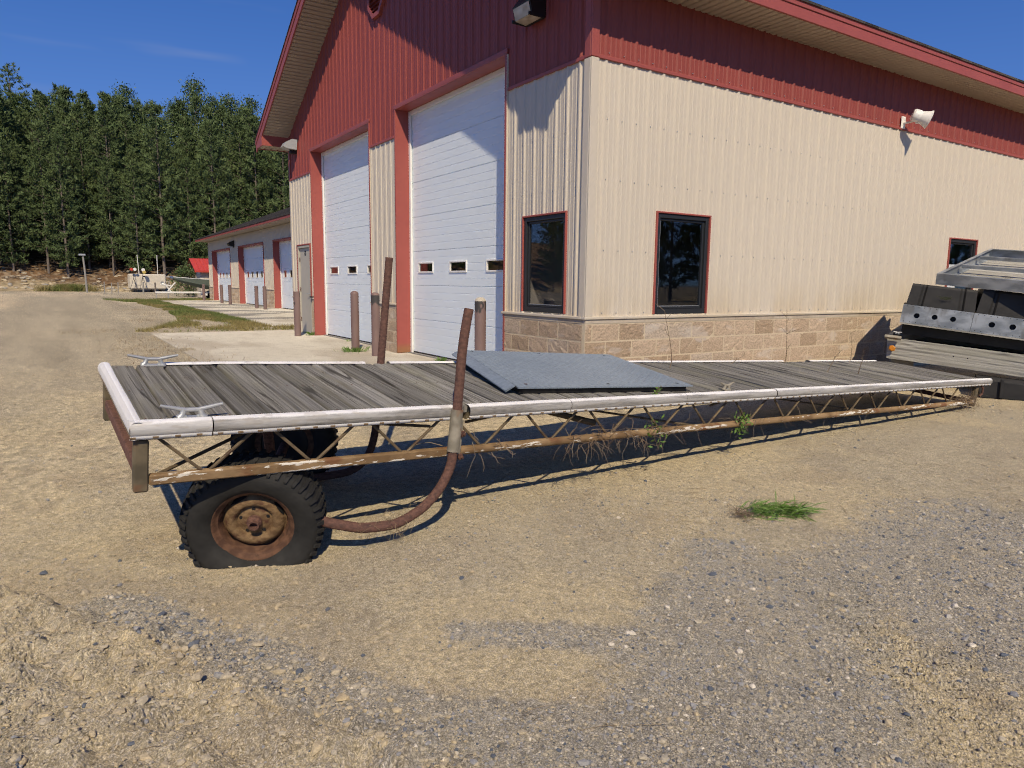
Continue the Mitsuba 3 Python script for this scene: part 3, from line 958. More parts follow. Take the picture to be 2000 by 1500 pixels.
window(B, fx, W1)
wk2 = window(B, fx, W2)
window(B, fy, W0)
m = M().quad((8.55, .12, 1.0), (8.98, .12, 1.0), (8.98, .12, 1.74), (8.55, .12, 1.74))
for i in range(3):
    pass
scene[wk2 + '__paper_notice'] = mikit.ply(m.get()[:2], 'm_paper')
m = M()
for i in range(4):
    m.box(8.66 + i * .055, 8.675 + i * .055, .112, .118, 1.42, 1.56)
scene[wk2 + '__notice_print'] = mikit.ply(m.get()[:2], 'm_black')
# room behind the windows
m = M()
m.box(.2, BL - .2, .2, GW - .2, .003, .012)
m.box(.2, BL - .2, .2, GW - .2, 4.45, 4.5)
m.box(.17, .18, .18, D1[0] - .02, .95, 4.4) if False else None
m.box(3.9, 4.0, .2, GW - .2, .02, 4.44)
m.box(.36, 3.88, 1.7, 1.78, .02, 4.44)
put('interior', m, 'm_interior', B)

# roof
EO, RO = .57, .65
m = M()
s_ = .53
zt = lambda y: 5.19 + s_ * (y if y < 6.095 else 12.19 - y)
for ya, yb in ((-EO - .03, 6.095), (12.19 + EO + .03, 6.095)):
    n_c = 44
    for i in range(n_c):
        t0, t1 = i / n_c, (i + 1) / n_c
        y0, y1 = ya + (yb - ya) * t0, ya + (yb - ya) * t1
        e = 0.012
        m.quad((-RO - .03, y0, zt(y0) + e), (BL + .4, y0, zt(y0) + e), (BL + .4, y1, zt(y1) + .001), (-RO - .03, y1, zt(y1) + .001))
        m.quad((-RO - .03, y0, zt(y0) - .02), (BL + .4, y0, zt(y0) - .02), (BL + .4, y0, zt(y0) + e), (-RO - .03, y0, zt(y0) + e))
        m.quad((-RO - .03, y0, zt(y0) - .022), (-RO - .03, y0, zt(y0) + e), (-RO - .03, y1, zt(y1) + .001), (-RO - .03, y1, zt(y1) - .022))
    m.quad((-RO - .03, ya, zt(ya) - .022), (BL + .4, ya, zt(ya) - .022), (BL + .4, yb, zt(yb) - .022), (-RO - .03, yb, zt(yb) - .022))
rf = put('roof', m, 'm_shingle', B)
# eave fascias (stepped, with a drip edge)
for y0, sg in ((-EO, 1), (12.19 + EO, -1)):
    m = M()
    a, b = sorted((y0, y0 + sg * .03))
    m.box(-RO + .002, BL + .35, a, b, 4.655, 4.79, .004)
    a, b = sorted((y0 - sg * .014, y0 + sg * .03))
    m.box(-RO - .004, BL + .35, a, b, 4.791, 4.865, .004)
    scene[uniq(rf + '__eave_fascia')] = mikit.ply(m.get()[:2], 'm_redtrim')
# rake fascias
for ya, yb in ((-EO - .03, 6.095), (12.19 + EO + .03, 6.095)):
    m = M()
    for lo, hi, x0, x1 in ((-.30, -.13, -RO, -RO + .03), (-.129, -.022, -RO - .016, -RO + .03)):
        pts = [(ya, zt(ya) + lo), (yb, zt(yb) + lo), (yb, zt(yb) + hi), (ya, zt(ya) + hi)]
        m.extrude(pts, lambda p, t: (t, p[0], p[1]), x0, x1)
    scene[uniq(rf + '__rake_fascia')] = mikit.ply(m.get()[:2], 'm_redtrim')


def soffit(parent, A, Bp, Cp, n, name='soffit'):
    """boards: A->B is the board direction, A->C runs across n boards with V grooves"""
    A, Bp, Cp = map(lambda q: np.array(q, float), (A, Bp, Cp))
    u, w = Bp - A, Cp - A
    nn = np.cross(u, w)
    nn /= np.linalg.norm(nn)
    if nn[2] < 0:
        nn = -nn
    m = M()
    for i in range(n):
        a, b, g = i / n, (i + 1) / n, .16 / n
        for t0, h0, t1, h1 in ((a, .03, a + g, 0), (a + g, 0, b - g, 0), (b - g, 0, b, .03)):
            m.quad(A + w * t0 + nn * h0, A + u + w * t0 + nn * h0, A + u + w * t1 + nn * h1, A + w * t1 + nn * h1)
    k = uniq(parent + '__' + name)
    scene[k] = mikit.ply(m.get()[:2], 'm_soffit')
    return k


soffit(B, (-RO + .03, -EO + .03, 4.67), (-RO + .03, .03, 4.67), (BL, -EO + .03, 4.67), 200)
soffit(B, (-RO + .03, 12.19 + EO - .03, 4.67), (-RO + .03, 12.18, 4.67), (BL, 12.19 + EO - .03, 4.67), 150)
soffit(B, (-RO + .03, 0, 4.9), (.04, 0, 4.9), (-RO + .03, 6.095, rake(6.095)), 66, 'rake_soffit')
soffit(B, (-RO + .03, 12.19, 4.9), (.04, 12.19, 4.9), (-RO + .03, 6.095, rake(6.095)), 66, 'rake_soffit')
for ya, yb in ((-EO, .0), (12.19, 12.19 + EO)):
    m = M()
    inner = .003 if ya < 0 else 12.187
    zt_ = 4.93
    m.box(-RO + .002, .0, min(inner, inner - .02 if ya >= 0 else inner), max(inner, inner + .02 if ya < 0 else inner) + .001, 4.665, zt_)
    m.box(-RO - .002, -RO + .03, ya, yb, 4.66, 4.86)
    put('eave_return', m, 'm_redtrim', B)

# gable vent (octagon with louvres)
vent = B + '__gable_vent'
vc = np.array([.0, 6.18, 6.43])
ang = np.arange(8) * np.pi / 4 + np.pi / 8
R1, R2 = .40, .32
m = M()
for k in range(8):
    a, b = ang[k], ang[(k + 1) % 8]
    P = [(-.045, vc[1] + r_ * math.cos(t), vc[2] + r_ * math.sin(t)) for r_, t in ((R1, a), (R1, b), (R2, b), (R2, a))]
    Q = [(.02, p[1], p[2]) for p in P]
    m.add(P + Q, [[0, 1, 2, 3], [0, 4, 5, 1], [3, 2, 6, 7]])
scene[vent + '__rim'] = mikit.ply(m.get()[:2], 'm_redtrim')
m = M()
for i in range(9):
    z = vc[2] - .29 + i * .07
    hw = min(R2 * .92, R2 * 1.0) if abs(z - vc[2]) < R2 * .38 else R2 * .92 - (abs(z - vc[2]) - R2 * .38)
    if hw > .03:
        m.quad((-.045, vc[1] - hw, z - .03), (-.045, vc[1] + hw, z - .03), (.0, vc[1] + hw, z + .03), (.0, vc[1] - hw, z + .03))
        scene[uniq(vent + '__louvre')] = mikit.ply(m.get()[:2], 'm_red')
        m = M()


# wall lamps on the gable
def wall_pack(y, z, body, label):
    k = thing('wall_lamp', label, 'lamp')
    s = 1.0
    m = M()
    poly = [(-.0, .17), (-.12, .17), (-.24, .02), (-.20, -.13), (-.02, -.15), (0, -.15)]
    m.extrude(poly, lambda p, t: (p[0] * s, y + t, z + p[1] * s), -.19, .19)
    put('housing', m, body, k)
    m = M()
    m.add([(-.243, y - .17, z + .0), (-.243, y + .17, z + .0), (-.205, y + .17, z - .133), (-.205, y - .17, z - .133)], [[0, 1, 2, 3]])
    m.add([(-.207, y - .17, z - .136), (-.207, y + .17, z - .136), (-.05, y + .17, z - .153), (-.05, y - .17, z - .153)], [[0, 1, 2, 3]])
    put('lens', m, 'm_lens', k)
    for q in ((y - .195, y - .17), (y + .17, y + .195)):
        put('lens_frame', M().box(-.248, -.03, q[0], q[1], z - .158, z - .12, .004), body, k)
    return k


wall_pack(1.10, 4.66, 'm_black', 'black box wall lamp with pale lens above the nearer white overhead door')
k = thing('wall_lamp', 'silver shovel-shaped wall lamp on the left end of the red gable', 'lamp')
m = M()
yy, zz_ = 11.52, 4.62
poly = [(.0, .12), (-.12, .13), (-.27, .05), (-.34, -.06), (-.26, -.10), (-.02, -.12)]
m.extrude(poly, lambda p, t: (p[0], yy + t * (1 + .3 * p[0]), zz_ + p[1]), -.16, .16)
put('housing', m, 'm_silver', k)
m = M().add([(-.335, yy - .13, zz_ - .065), (-.335, yy + .13, zz_ - .065), (-.1, yy + .14, zz_ - .122), (-.1, yy - .14, zz_ - .122)], [[0, 1, 2, 3]])
put('lens', m, 'm_lens', k)
m = M().box(-.16, .0, yy - .06, yy + .06, zz_ - .20, zz_ - .122, .006)
put('bracket', m, 'm_black', k)

# horn loudspeaker
k = thing('horn_speaker', 'white horn loudspeaker on a bracket high on the cream side wall', 'loudspeaker')
m = M().box(6.44, 6.56, -.012, .0, 3.86, 4.05, .004)
put('wall_plate', m, 'm_white', k)
hb, hd = np.array([6.50, -.26, 4.00]), np.array([.62, -.70, -.35])
hd /= np.linalg.norm(hd)
m = M()
m.tube([(6.50, -.01, 3.95), (6.50, -.10, 3.94), (6.49, -.22, 3.96)], .016, 8)
m.box(6.47, 6.53, -.26, -.21, 3.90, 4.00, .006)
put('bracket', m, 'm_white', k)
m = M()
c0 = hb - hd * .10
m.lathe([(.001, -.02), (.075, -.015), (.095, .01), (.097, .10), (.085, .105), (.092, .12), (.106, .17), (.126, .225), (.140, .243), (.144, .248), (.138, .252), (.122, .225), (.098, .17), (.06, .12), (.001, .11)], c0, hd, 28)
put('horn', m, 'm_white', k, smooth=35)

# ------------------------------------------------------------------ bollards
def bollard(x, y, h, r, label, group=None, dome=True, peel=.35):
    k = thing('bollard', label, 'bollard', group)
    z0 = -.02
    m = M().lathe([(r, z0), (r, .5), (r, h)], (x, y, 0), (0, 0, 1), 24, uv=(peel, 0))
    put('pipe', m, 'm_bollard', k, smooth=True)
    m = M()
    prof = [(r * .99, h), (r * .93, h + .018), (r * .75, h + .035), (r * .4, h + .048), (.0005, h + .053)] if dome else [(r * .98, h - .004), (.0005, h - .002)]
    m.lathe(prof, (x, y, 0), (0, 0, 1), 24, uv=(.1, 0))
    put('concrete_cap', m, 'm_rubble' if dome == 2 else 'm_bollard', k, smooth=True)
    return k


bollard(-.50, 1.60, 1.06, .076, 'brown bollard with peeling paint and rough pale cap before the nearer white door', dome=2, peel=.95)
bollard(-.53, 5.20, 1.07, .076, 'brown bollard left of the nearer white door, the one beside the leaning rusty pipe', dome=1, peel=.85)
bollard(-.53, 6.22, 1.08, .076, 'brown bollard before the right side of the big garage\'s farther white door', dome=1, peel=.0)
bollard(-.42, 10.38, 1.06, .076, 'brown bollard in front of the grey entrance door', dome=0, peel=.7)
for i, (yb, lab) in enumerate(((26.9, 'first brown bollard of the low garage counted from the big garage'), (28.5, 'second brown bollard of the low garage counted from the big garage'), (34.6, 'third brown bollard of the low garage, beside the farther stone pier'),
                               (36.9, 'fourth brown bollard of the low garage, in front of its farthest door'), (42.7, 'farthest brown bollard, at the outer corner of the low garage'))):
    bollard(2.85, yb, 1.07, .085, lab, 'bollards in front of the low garage', 0)

# ------------------------------------------------------------------ low garage beyond
G = thing('low_garage', 'low cream garage with dark shingle roof and three white doors behind the big garage', 'building')
gx0, gyA, gyB, gH = 3.62, 13.5, 45.0, 3.86
gd = [(38.05, 43.6), (30.1, 35.75), (22.5, 28.15)]
fg = lambda u, o, z: (gx0 + .03 - o, u, z)
siding(G, 'siding_panel', 'm_beige', fg, gyA, gyB, SILL, gH, [(a, b, 0, 3.17) for a, b in gd])
m = M()
m.quad((gx0, gyB, 0), (15.6, gyB, 0), (15.6, gyB, gH), (gx0, gyB, gH))
m.quad((gx0, gyB, gH), (15.6, gyB, gH), (9.6, gyB, gH + 2.3), (9.6, gyB, gH + 2.3))
m.quad((15.6, gyA, 0), (15.6, gyB, 0), (15.6, gyB, gH), (15.6, gyA, gH))
m.quad((gx0, gyA, 0), (15.6, gyA, 0), (15.6, gyA, gH), (gx0, gyA, gH))
put('end_wall', m, 'm_beige', G)
for a, b in ((gyA, 22.46), (28.19, 30.06), (35.79, 38.0), (43.64, gyB)):
    m = M()
    m.box(gx0 - .02, gx0 + .14, a, b, -.05, SILL - .036)
    put('mortar', m, 'm_mortar', G)
    m = M().box(gx0 - .05, gx0 + .05, a - .01, b + .01, SILL - .035, SILL, .006)
    put('sill_flashing', m, 'm_beige', G)
    for ci, (z0, z1) in enumerate(COURSE):
        off = a + (.0 if ci % 2 else .2)
        cuts = [a] + [x for x in np.arange(off, b, .4275) if a + .08 < x < b - .08] + [b]
        for p, q in zip(cuts[:-1], cuts[1:]):
            sd += 1
            block(G, lambda u, o, z: (gx0 - .026 - o, u, z), p + J / 2, q - J / 2, z0, z1 if ci else SILL - .045, .03, .010, 'm_block', 'block', sd)
for i, (a, b) in enumerate(gd):
    garage_door(G, a, b, gx0, gx0 + .34, 3.17, 5, 2, .46, (1.50, 1.80, a + .75, (b - a - 1.5) / 4 * 1.0), 5)
m = M()
gs = .40
gzt = lambda x: 4.03 + gs * (x - 2.95) if x < 9.6 else 4.03 + gs * (16.25 - x)
for xa, xb in ((2.90, 9.6), (16.3, 9.6)):
    for i in range(40):
        x0, x1 = xa + (xb - xa) * i / 40, xa + (xb - xa) * (i + 1) / 40
        m.quad((x0, gyA - .5, gzt(x0) + .012), (x0, gyB + .5, gzt(x0) + .012), (x1, gyB + .5, gzt(x1)), (x1, gyA - .5, gzt(x1)))
        m.quad((x0, gyA - .5, gzt(x0) - .02), (x0, gyB + .5, gzt(x0) - .02), (x0, gyB + .5, gzt(x0) + .012), (x0, gyA - .5, gzt(x0) + .012))
    m.quad((xa, gyA - .5, gzt(xa) - .03), (xa, gyB + .5, gzt(xa) - .03), (xb, gyB + .5, gzt(xb) - .03), (xb, gyA - .5, gzt(xb) - .03))
grf = put('roof', m, 'm_shingle', G)
m = M().box(2.92, 2.95, gyA - .45, gyB + .45, 3.87, 3.99, .004)
scene[grf + '__eave_fascia'] = mikit.ply(m.get()[:2], 'm_redtrim')
m = M()
m.extrude([(2.92, 3.88), (9.6, gzt(9.6) - .17), (9.6, gzt(9.6) - .03), (2.92, 3.985)], lambda p, t: (p[0], t, p[1]), gyB + .42, gyB + .45)
scene[grf + '__rake_fascia'] = mikit.ply(m.get()[:2], 'm_redtrim')
soffit(G, (2.951, gyA, 3.875), (gx0 + .03, gyA, 3.875), (2.951, gyB + .42, 3.875), 130)
k = thing('flood_lamp', 'small black floodlight under the eave of the low garage', 'lamp')
m = M()
m.extrude([(0, .16), (-.16, .14), (-.34, .0), (-.28, -.12), (0, -.16)], lambda p, t: (gx0 + .01 + p[0], 36.9 + t, 3.42 + p[1]), -.18, .18)
put('housing', m, 'm_black', k)
m = M().box(gx0 - .02, gx0 + .01, 36.78, 37.02, 3.2, 3.62, .004)
put('back_plate', m, 'm_black', k)

# ------------------------------------------------------------------ small shed
k = thing('shed', 'small cream shed with bright red metal roof beyond the low garage', 'shed')
sx0, sx1, sy0, sy1, sh = 4.35, 8.2, 53.0, 57.0, 2.0
fs = lambda u, o, z: (u, sy0 - o, z)
m = M()
bs = np.arange(sx0, sx1, .3)
for a in bs:
    m.box(a, min(a + .292, sx1), sy0 - .02, sy0 + .02, 0, sh)
put('wall', m, 'm_beige', k)
m = M()
m.box(sx0, sx0 + .04, sy0 + .021, sy1, 0, sh)
m.box(sx0, sx1, sy1 - .04, sy1, 0, sh)
m.quad((sx0 + .01, sy0, sh), (sx0 + .01, sy1, sh), (sx0 + .01, (sy0 + sy1) / 2, sh + 1), (sx0 + .01, (sy0 + sy1) / 2, sh + 1))
put('side_wall', m, 'm_beige', k)
m = M()
for i in range(14):
    xa = sx0 - .45 + i * .36
    for ya, yb in ((sy0 - .45, (sy0 + sy1) / 2), (sy1 + .45, (sy0 + sy1) / 2)):
        m.quad((xa, ya, sh + .06), (xa + .345, ya, sh + .06), (xa + .345 + .0, yb, sh + 1.05), (xa, yb, sh + 1.05))
        m.quad((xa + .345, ya, sh + .06), (xa + .3525, ya, sh + .11), (xa + .3525, yb, sh + 1.10), (xa + .345, yb, sh + 1.05))
        m.quad((xa + .3525, ya, sh + .11), (xa + .36, ya, sh + .06), (xa + .36, yb, sh + 1.05), (xa + .3525, yb, sh + 1.10))
put('roof', m, 'm_shedred', k)
m = M().box(sx0 - .45, sx1, sy0 - .47, sy0 - .44, sh - .07, sh + .055)
put('fascia', m, 'm_shedred', k)

# ------------------------------------------------------------------ floating-dock: planks, trim, steel frame, wheels
K = thing('dock_section', 'long grey-planked dock with white edging on a rusty truss frame and two wheels', 'dock')


def dbox(m, u0, u1, v0, v1, h0, h1, c=.0, uv=None):
    tmp = M().box(u0, u1, v0, v1, h0, h1, c)
    v, f, _ = tmp.get()
    m.add([D(*p) for p in v], f, uv)


r3 = np.random.default_rng(3)
npl = 60
for i in range(npl):
    pw = DL / npl
    u0, u1 = i * pw + .0055 + r3.uniform(0, .004), (i + 1) * pw - .0055 - r3.uniform(0, .004)
    dv0, dv1, dh, sk = r3.uniform(-.008, .004), r3.uniform(-.006, .008), r3.uniform(-.004, .002), r3.uniform(-.004, .004)
    vlo = 0.0
    if i in (10, 11):          # notches for the pipes
        vlo = .0
    m = M()
    nseg = 5
    vs = np.linspace(.012 + dv0, DW - .012 + dv1, nseg + 1)
    cup = r3.uniform(-.002, .003)
    prof = [(-.05, -.036), (.002, -.015), (.035, 0), (.25, cup * .8), (.5, cup), (.75, cup * .8), (.965, 0), (.998, -.015), (1.05, -.036)]  # lower edges flared into overlapping lips, added to block light through the gaps
    rows = []
    for v in vs:
        w = (u1 - u0)
        hh = dh + r3.uniform(-.0012, .0012)
        rows.append([D(u0 + w * q + sk * (v / DW - .5), v, hh + h) for q, h in prof])
    P = np.array(rows).reshape(-1, 3)
    n = len(prof)
    F = [[j * n + a, j * n + a + 1, (j + 1) * n + a + 1, (j + 1) * n + a] for j in range(nseg) for a in range(n - 1)]
    m.add(P, F)
    for j in (0, nseg):
        m.add(P[j * n:(j + 1) * n], [[0, a, a + 1] for a in range(1, n - 1)])
    v, f, _ = m.get()
    mm = M().add(v, f, (np.clip(r3.normal(.5, .2), 0, 1), r3.random()))
    put('deck_plank', mm, 'm_deck', K)
# nail heads
m = M()
for i in range(npl):
    for v in (.06, .6, 1.15):
        for q in (.3, .7):
            m.lathe([(.0001, .002), (.004, .0015), (.0045, 0)], D((i + q) * DL / npl, v + r3.uniform(-.01, .01), .0015), DAX[2], 6)
put('nail_head', m, 'm_rust', K, stuff=True)

# vinyl edging: profile (outward, height), parameter round the profile
VP = [(-.028, .006, .0), (-.02, .013, .06), (.0, .0165, .14), (.022, .014, .24), (.036, .004, .34), (.0435, -.010, .44), (.0445, -.024, .56), (.0435, -.036, .68), (.040, -.046, .78), (.036, -.051, .86), (.0345, -.0525, .90), (.034, -.057, .93), (.033, -.072, .99), (.012, -.073, 1.0)]


def edging(fr, a, b, dirty, seed, step=.06, sag=.003, name='vinyl_edging'):
    """fr(t, out, h) -> point, from a to b"""
    r4 = np.random.default_rng(seed)
    n = max(2, int((b - a) / step) + 1)
    ts = np.linspace(a, b, n)
    wob = np.convolve(r4.normal(0, 1, n + 8), np.ones(9) / 9, 'valid')[:n] if n > 3 else np.zeros(n)
    wob2 = np.convolve(r4.normal(0, 1, n + 8), np.ones(9) / 9, 'valid')[:n] if n > 3 else np.zeros(n)
    P, U = [], []
    for t, w, w2 in zip(ts, wob, wob2):
        sc = 1 + .10 * w2
        for o, h, q in VP:
            P.append(fr(t, o * sc * .94 + (.004 * w if q < .9 else 0), h * .92 + sag * w * (1 if q < .9 else .4)))
            U.append((q, dirty))
    k = len(VP)
    F = [[j * k + c, j * k + c + 1, (j + 1) * k + c + 1, (j + 1) * k + c] for j in range(n - 1) for c in range(k - 1)]
    m = M().add(P, np.array(F), np.array(U))
    put(name, m, 'm_vinyl', K, smooth=True)


fn = lambda t, o, h: D(t, -o, h)
ff = lambda t, o, h: D(t, DW + o, h)
fl = lambda t, o, h: D(-o * .8, t, h)
edging(fn, -.03, .308, .55, 1)
edging(fn, .313, 1.615, 1., 2)
edging(fn, 1.715, 2.488, 1., 3)
edging(fn, 2.492, 3.61, 1., 4)
edging(fn, 3.614, 4.73, 1., 5)
edging(fn, 4.733, 6.95, 1., 6)
edging(fn, 6.953, 9.09, 1., 7)
edging(ff, .30, 1.60, .3, 8)
edging(ff, 1.79, 4.2, .3, 9)
edging(ff, 4.21, 6.68, .3, 10)
edging(ff, 7.2, 8.75, .3, 11)
edging(fl, -.035, DW + .02, .25, 12, sag=.006)
# side joists
m = M()
dbox(m, .01, 1.62, .006, .045, -.080, -.037)
dbox(m, 1.72, DL - .02, .006, .045, -.080, -.037)
put('side_joist', m, 'm_post', K)
m = M()
dbox(m, .01, DL - .02, DW - .045, DW - .010, -.080, -.037)
put('side_joist', m, 'm_post', K)
# cross members
for u in np.arange(.4, 8.9, 1.06):
    m = M()
    dbox(m, u - .02, u + .02, .046, DW - .046, -.09, -.04)
    put('cross_member', m, 'm_web', K)
# bottom chords
CH = -.272


def tubeD(pts, r, n=8):
    return M().tube([D(*p) for p in pts], r, n)


def chord(m, u0, u1, v, w=.019, hh=.026):
    # rolled steel bar with slightly eased edges
    dbox(m, u0, u1, v - w, v + w, CH - hh, CH + hh, .007)


for v in (.015, DW - .015):
    m = M()
    chord(m, .052, 1.66, v)
    put('bottom_chord', m, 'm_chord', K)
    m = tubeD([(1.70, v, CH), (4.5, v, CH + .004), (8.78, v, CH + .002)], .027, 12)
    put('bottom_chord', m, 'm_chord', K, smooth=40)
# web rods
for v in (.015, DW - .015):
    for i in range(16):
        ub = .295 + i * .522
        if abs(ub - 1.65) < .1 or ub > 8.6:
            continue
        for du in (-1, 1):
            m = M().tube([D(ub + du * .205, v, -.078), D(ub + du * .018, v, CH + .022)], .0085, 6)
            put('web_rod', m, 'm_web', K)
# bracing below the deck
for (u0, v0, h0, u1, v1, h1) in ((.06, .03, -.27, 1.5, 1.18, -.115), (.06, 1.18, -.27, 1.5, .03, -.115), (1.75, .05, -.11, 3.9, 1.18, CH), (1.75, 1.18, -.11, 3.9, .05, CH), (4.0, .05, -.11, 6.4, 1.18, CH), (4.0, 1.18, -.11, 6.4, .05, CH), (6.5, .05, -.11, 8.6, 1.18, CH)):
    m = M().tube([D(u0, v0, h0), D(u1, v1, h1)], .009, 6)
    put('brace_rod', m, 'm_web', K)
m = M()
m.tube([D(2.1, 1.1, -.12), D(3.0, .25, -.25)], .024, 8)
put('brace_bar', m, 'm_web', K)
# end posts and end beams
for (u0, u1, v0, v1, nm) in ((-.012, .05, -.008, .05, 'end_post'), (-.012, .05, DW - .05, DW + .008, 'end_post'), (8.80, 8.86, .0, .05, 'end_post'), (8.80, 8.86, DW - .05, DW, 'end_post')):
    m = M()
    dbox(m, u0, u1, v0, v1, -.325, -.079, .008)
    put(nm, m, 'm_post', K)
m = M()
dbox(m, -.006, .035, .052, DW - .052, -.255, -.195, .006)
put('end_beam', m, 'm_rust', K)
m = M()
dbox(m, 8.81, 8.85, .052, DW - .052, -.30, -.25, .006)
put('end_beam', m, 'm_rust', K)
m = M().tube([D(8.9, -.005, -.085), D(8.94, -.012, -.10), D(8.945, -.012, -.17), D(8.90, -.005, -.20)], .012, 8)
put('end_hook', m, 'm_rust', K)


# pipes
def smooth_path(P, n=40):
    P = np.asarray(P, float)
    t = np.concatenate([[0], np.cumsum(np.linalg.norm(np.diff(P, axis=0), axis=1))])
    from scipy.interpolate import PchipInterpolator
    return PchipInterpolator(t, P)(np.linspace(0, t[-1], n))


def open_pipe(name, path, r, mt, label, cat='pipe'):
    k = thing(name, label, cat)
    m = M().tube(path, r, 14, caps=False)
    put('tube', m, mt, k, smooth=45)
    m = M()
    e = path[0]
    d = path[0] - path[1]
    d /= np.linalg.norm(d)
    m.lathe([(r, 0), (r * 1.005, .002), (r * .82, .002), (r * .80, -.08), (.001, -.08)], e, d, 14)
    put('open_end', m, mt, k)
    return k


PN = smooth_path([(-3.292, -3.03, 1.146), (-3.335, -3.035, .93), (-3.366, -3.035, .62), (-3.392, -3.04, .41), (-3.412, -3.045, .285), (-3.455, -3.05, .19), (-3.53, -3.055, .10), (-3.64, -3.06, .025), (-3.79, -3.06, -.020), (-3.93, -3.05, -.015), (-4.06, -3.02, .015), (-4.16, -2.95, .04)], 60)
pk = open_pipe('rusty_pipe', PN, .0275, 'm_rust', 'bent rusty pipe passing through the near edge of the dock and curving to the wheel')
i0 = [i for i in range(60) if .33 < PN[i][2] < .60]
m = M().tube(PN[i0[0]:i0[-1] + 1], .036, 14)
put('sleeve', m, 'm_sleeve', pk, smooth=40)
PF = smooth_path([(-3.232, -1.77, 1.465), (-3.31, -1.775, .73), (-3.36, -1.78, .25), (-3.40, -1.785, .10), (-3.47, -1.79, .0), (-3.60, -1.79, -.055), (-3.8, -1.79, -.06), (-4.0, -1.79, -.02)], 50)
open_pipe('rusty_pipe', PF, .0275, 'm_rust', 'taller straight rusty pipe rising through the far edge of the dock by the white door')
# bracket plate joining pipe and frame
m = M()
dbox(m, 1.615, 1.70, -.008, .004, -.31, -.08, .004)
put('pipe_bracket', m, 'm_sleeve', K)
m = M()
for h in (-.16, -.30):
    m.lathe([(.02, 0), (.02, .016), (.009, .017), (.009, .03), (.0005, .03)], D(1.69, -.01, h), -DAX[1] + DAX[0] * .3, 6)
put('bolt', m, 'm_rust', K)


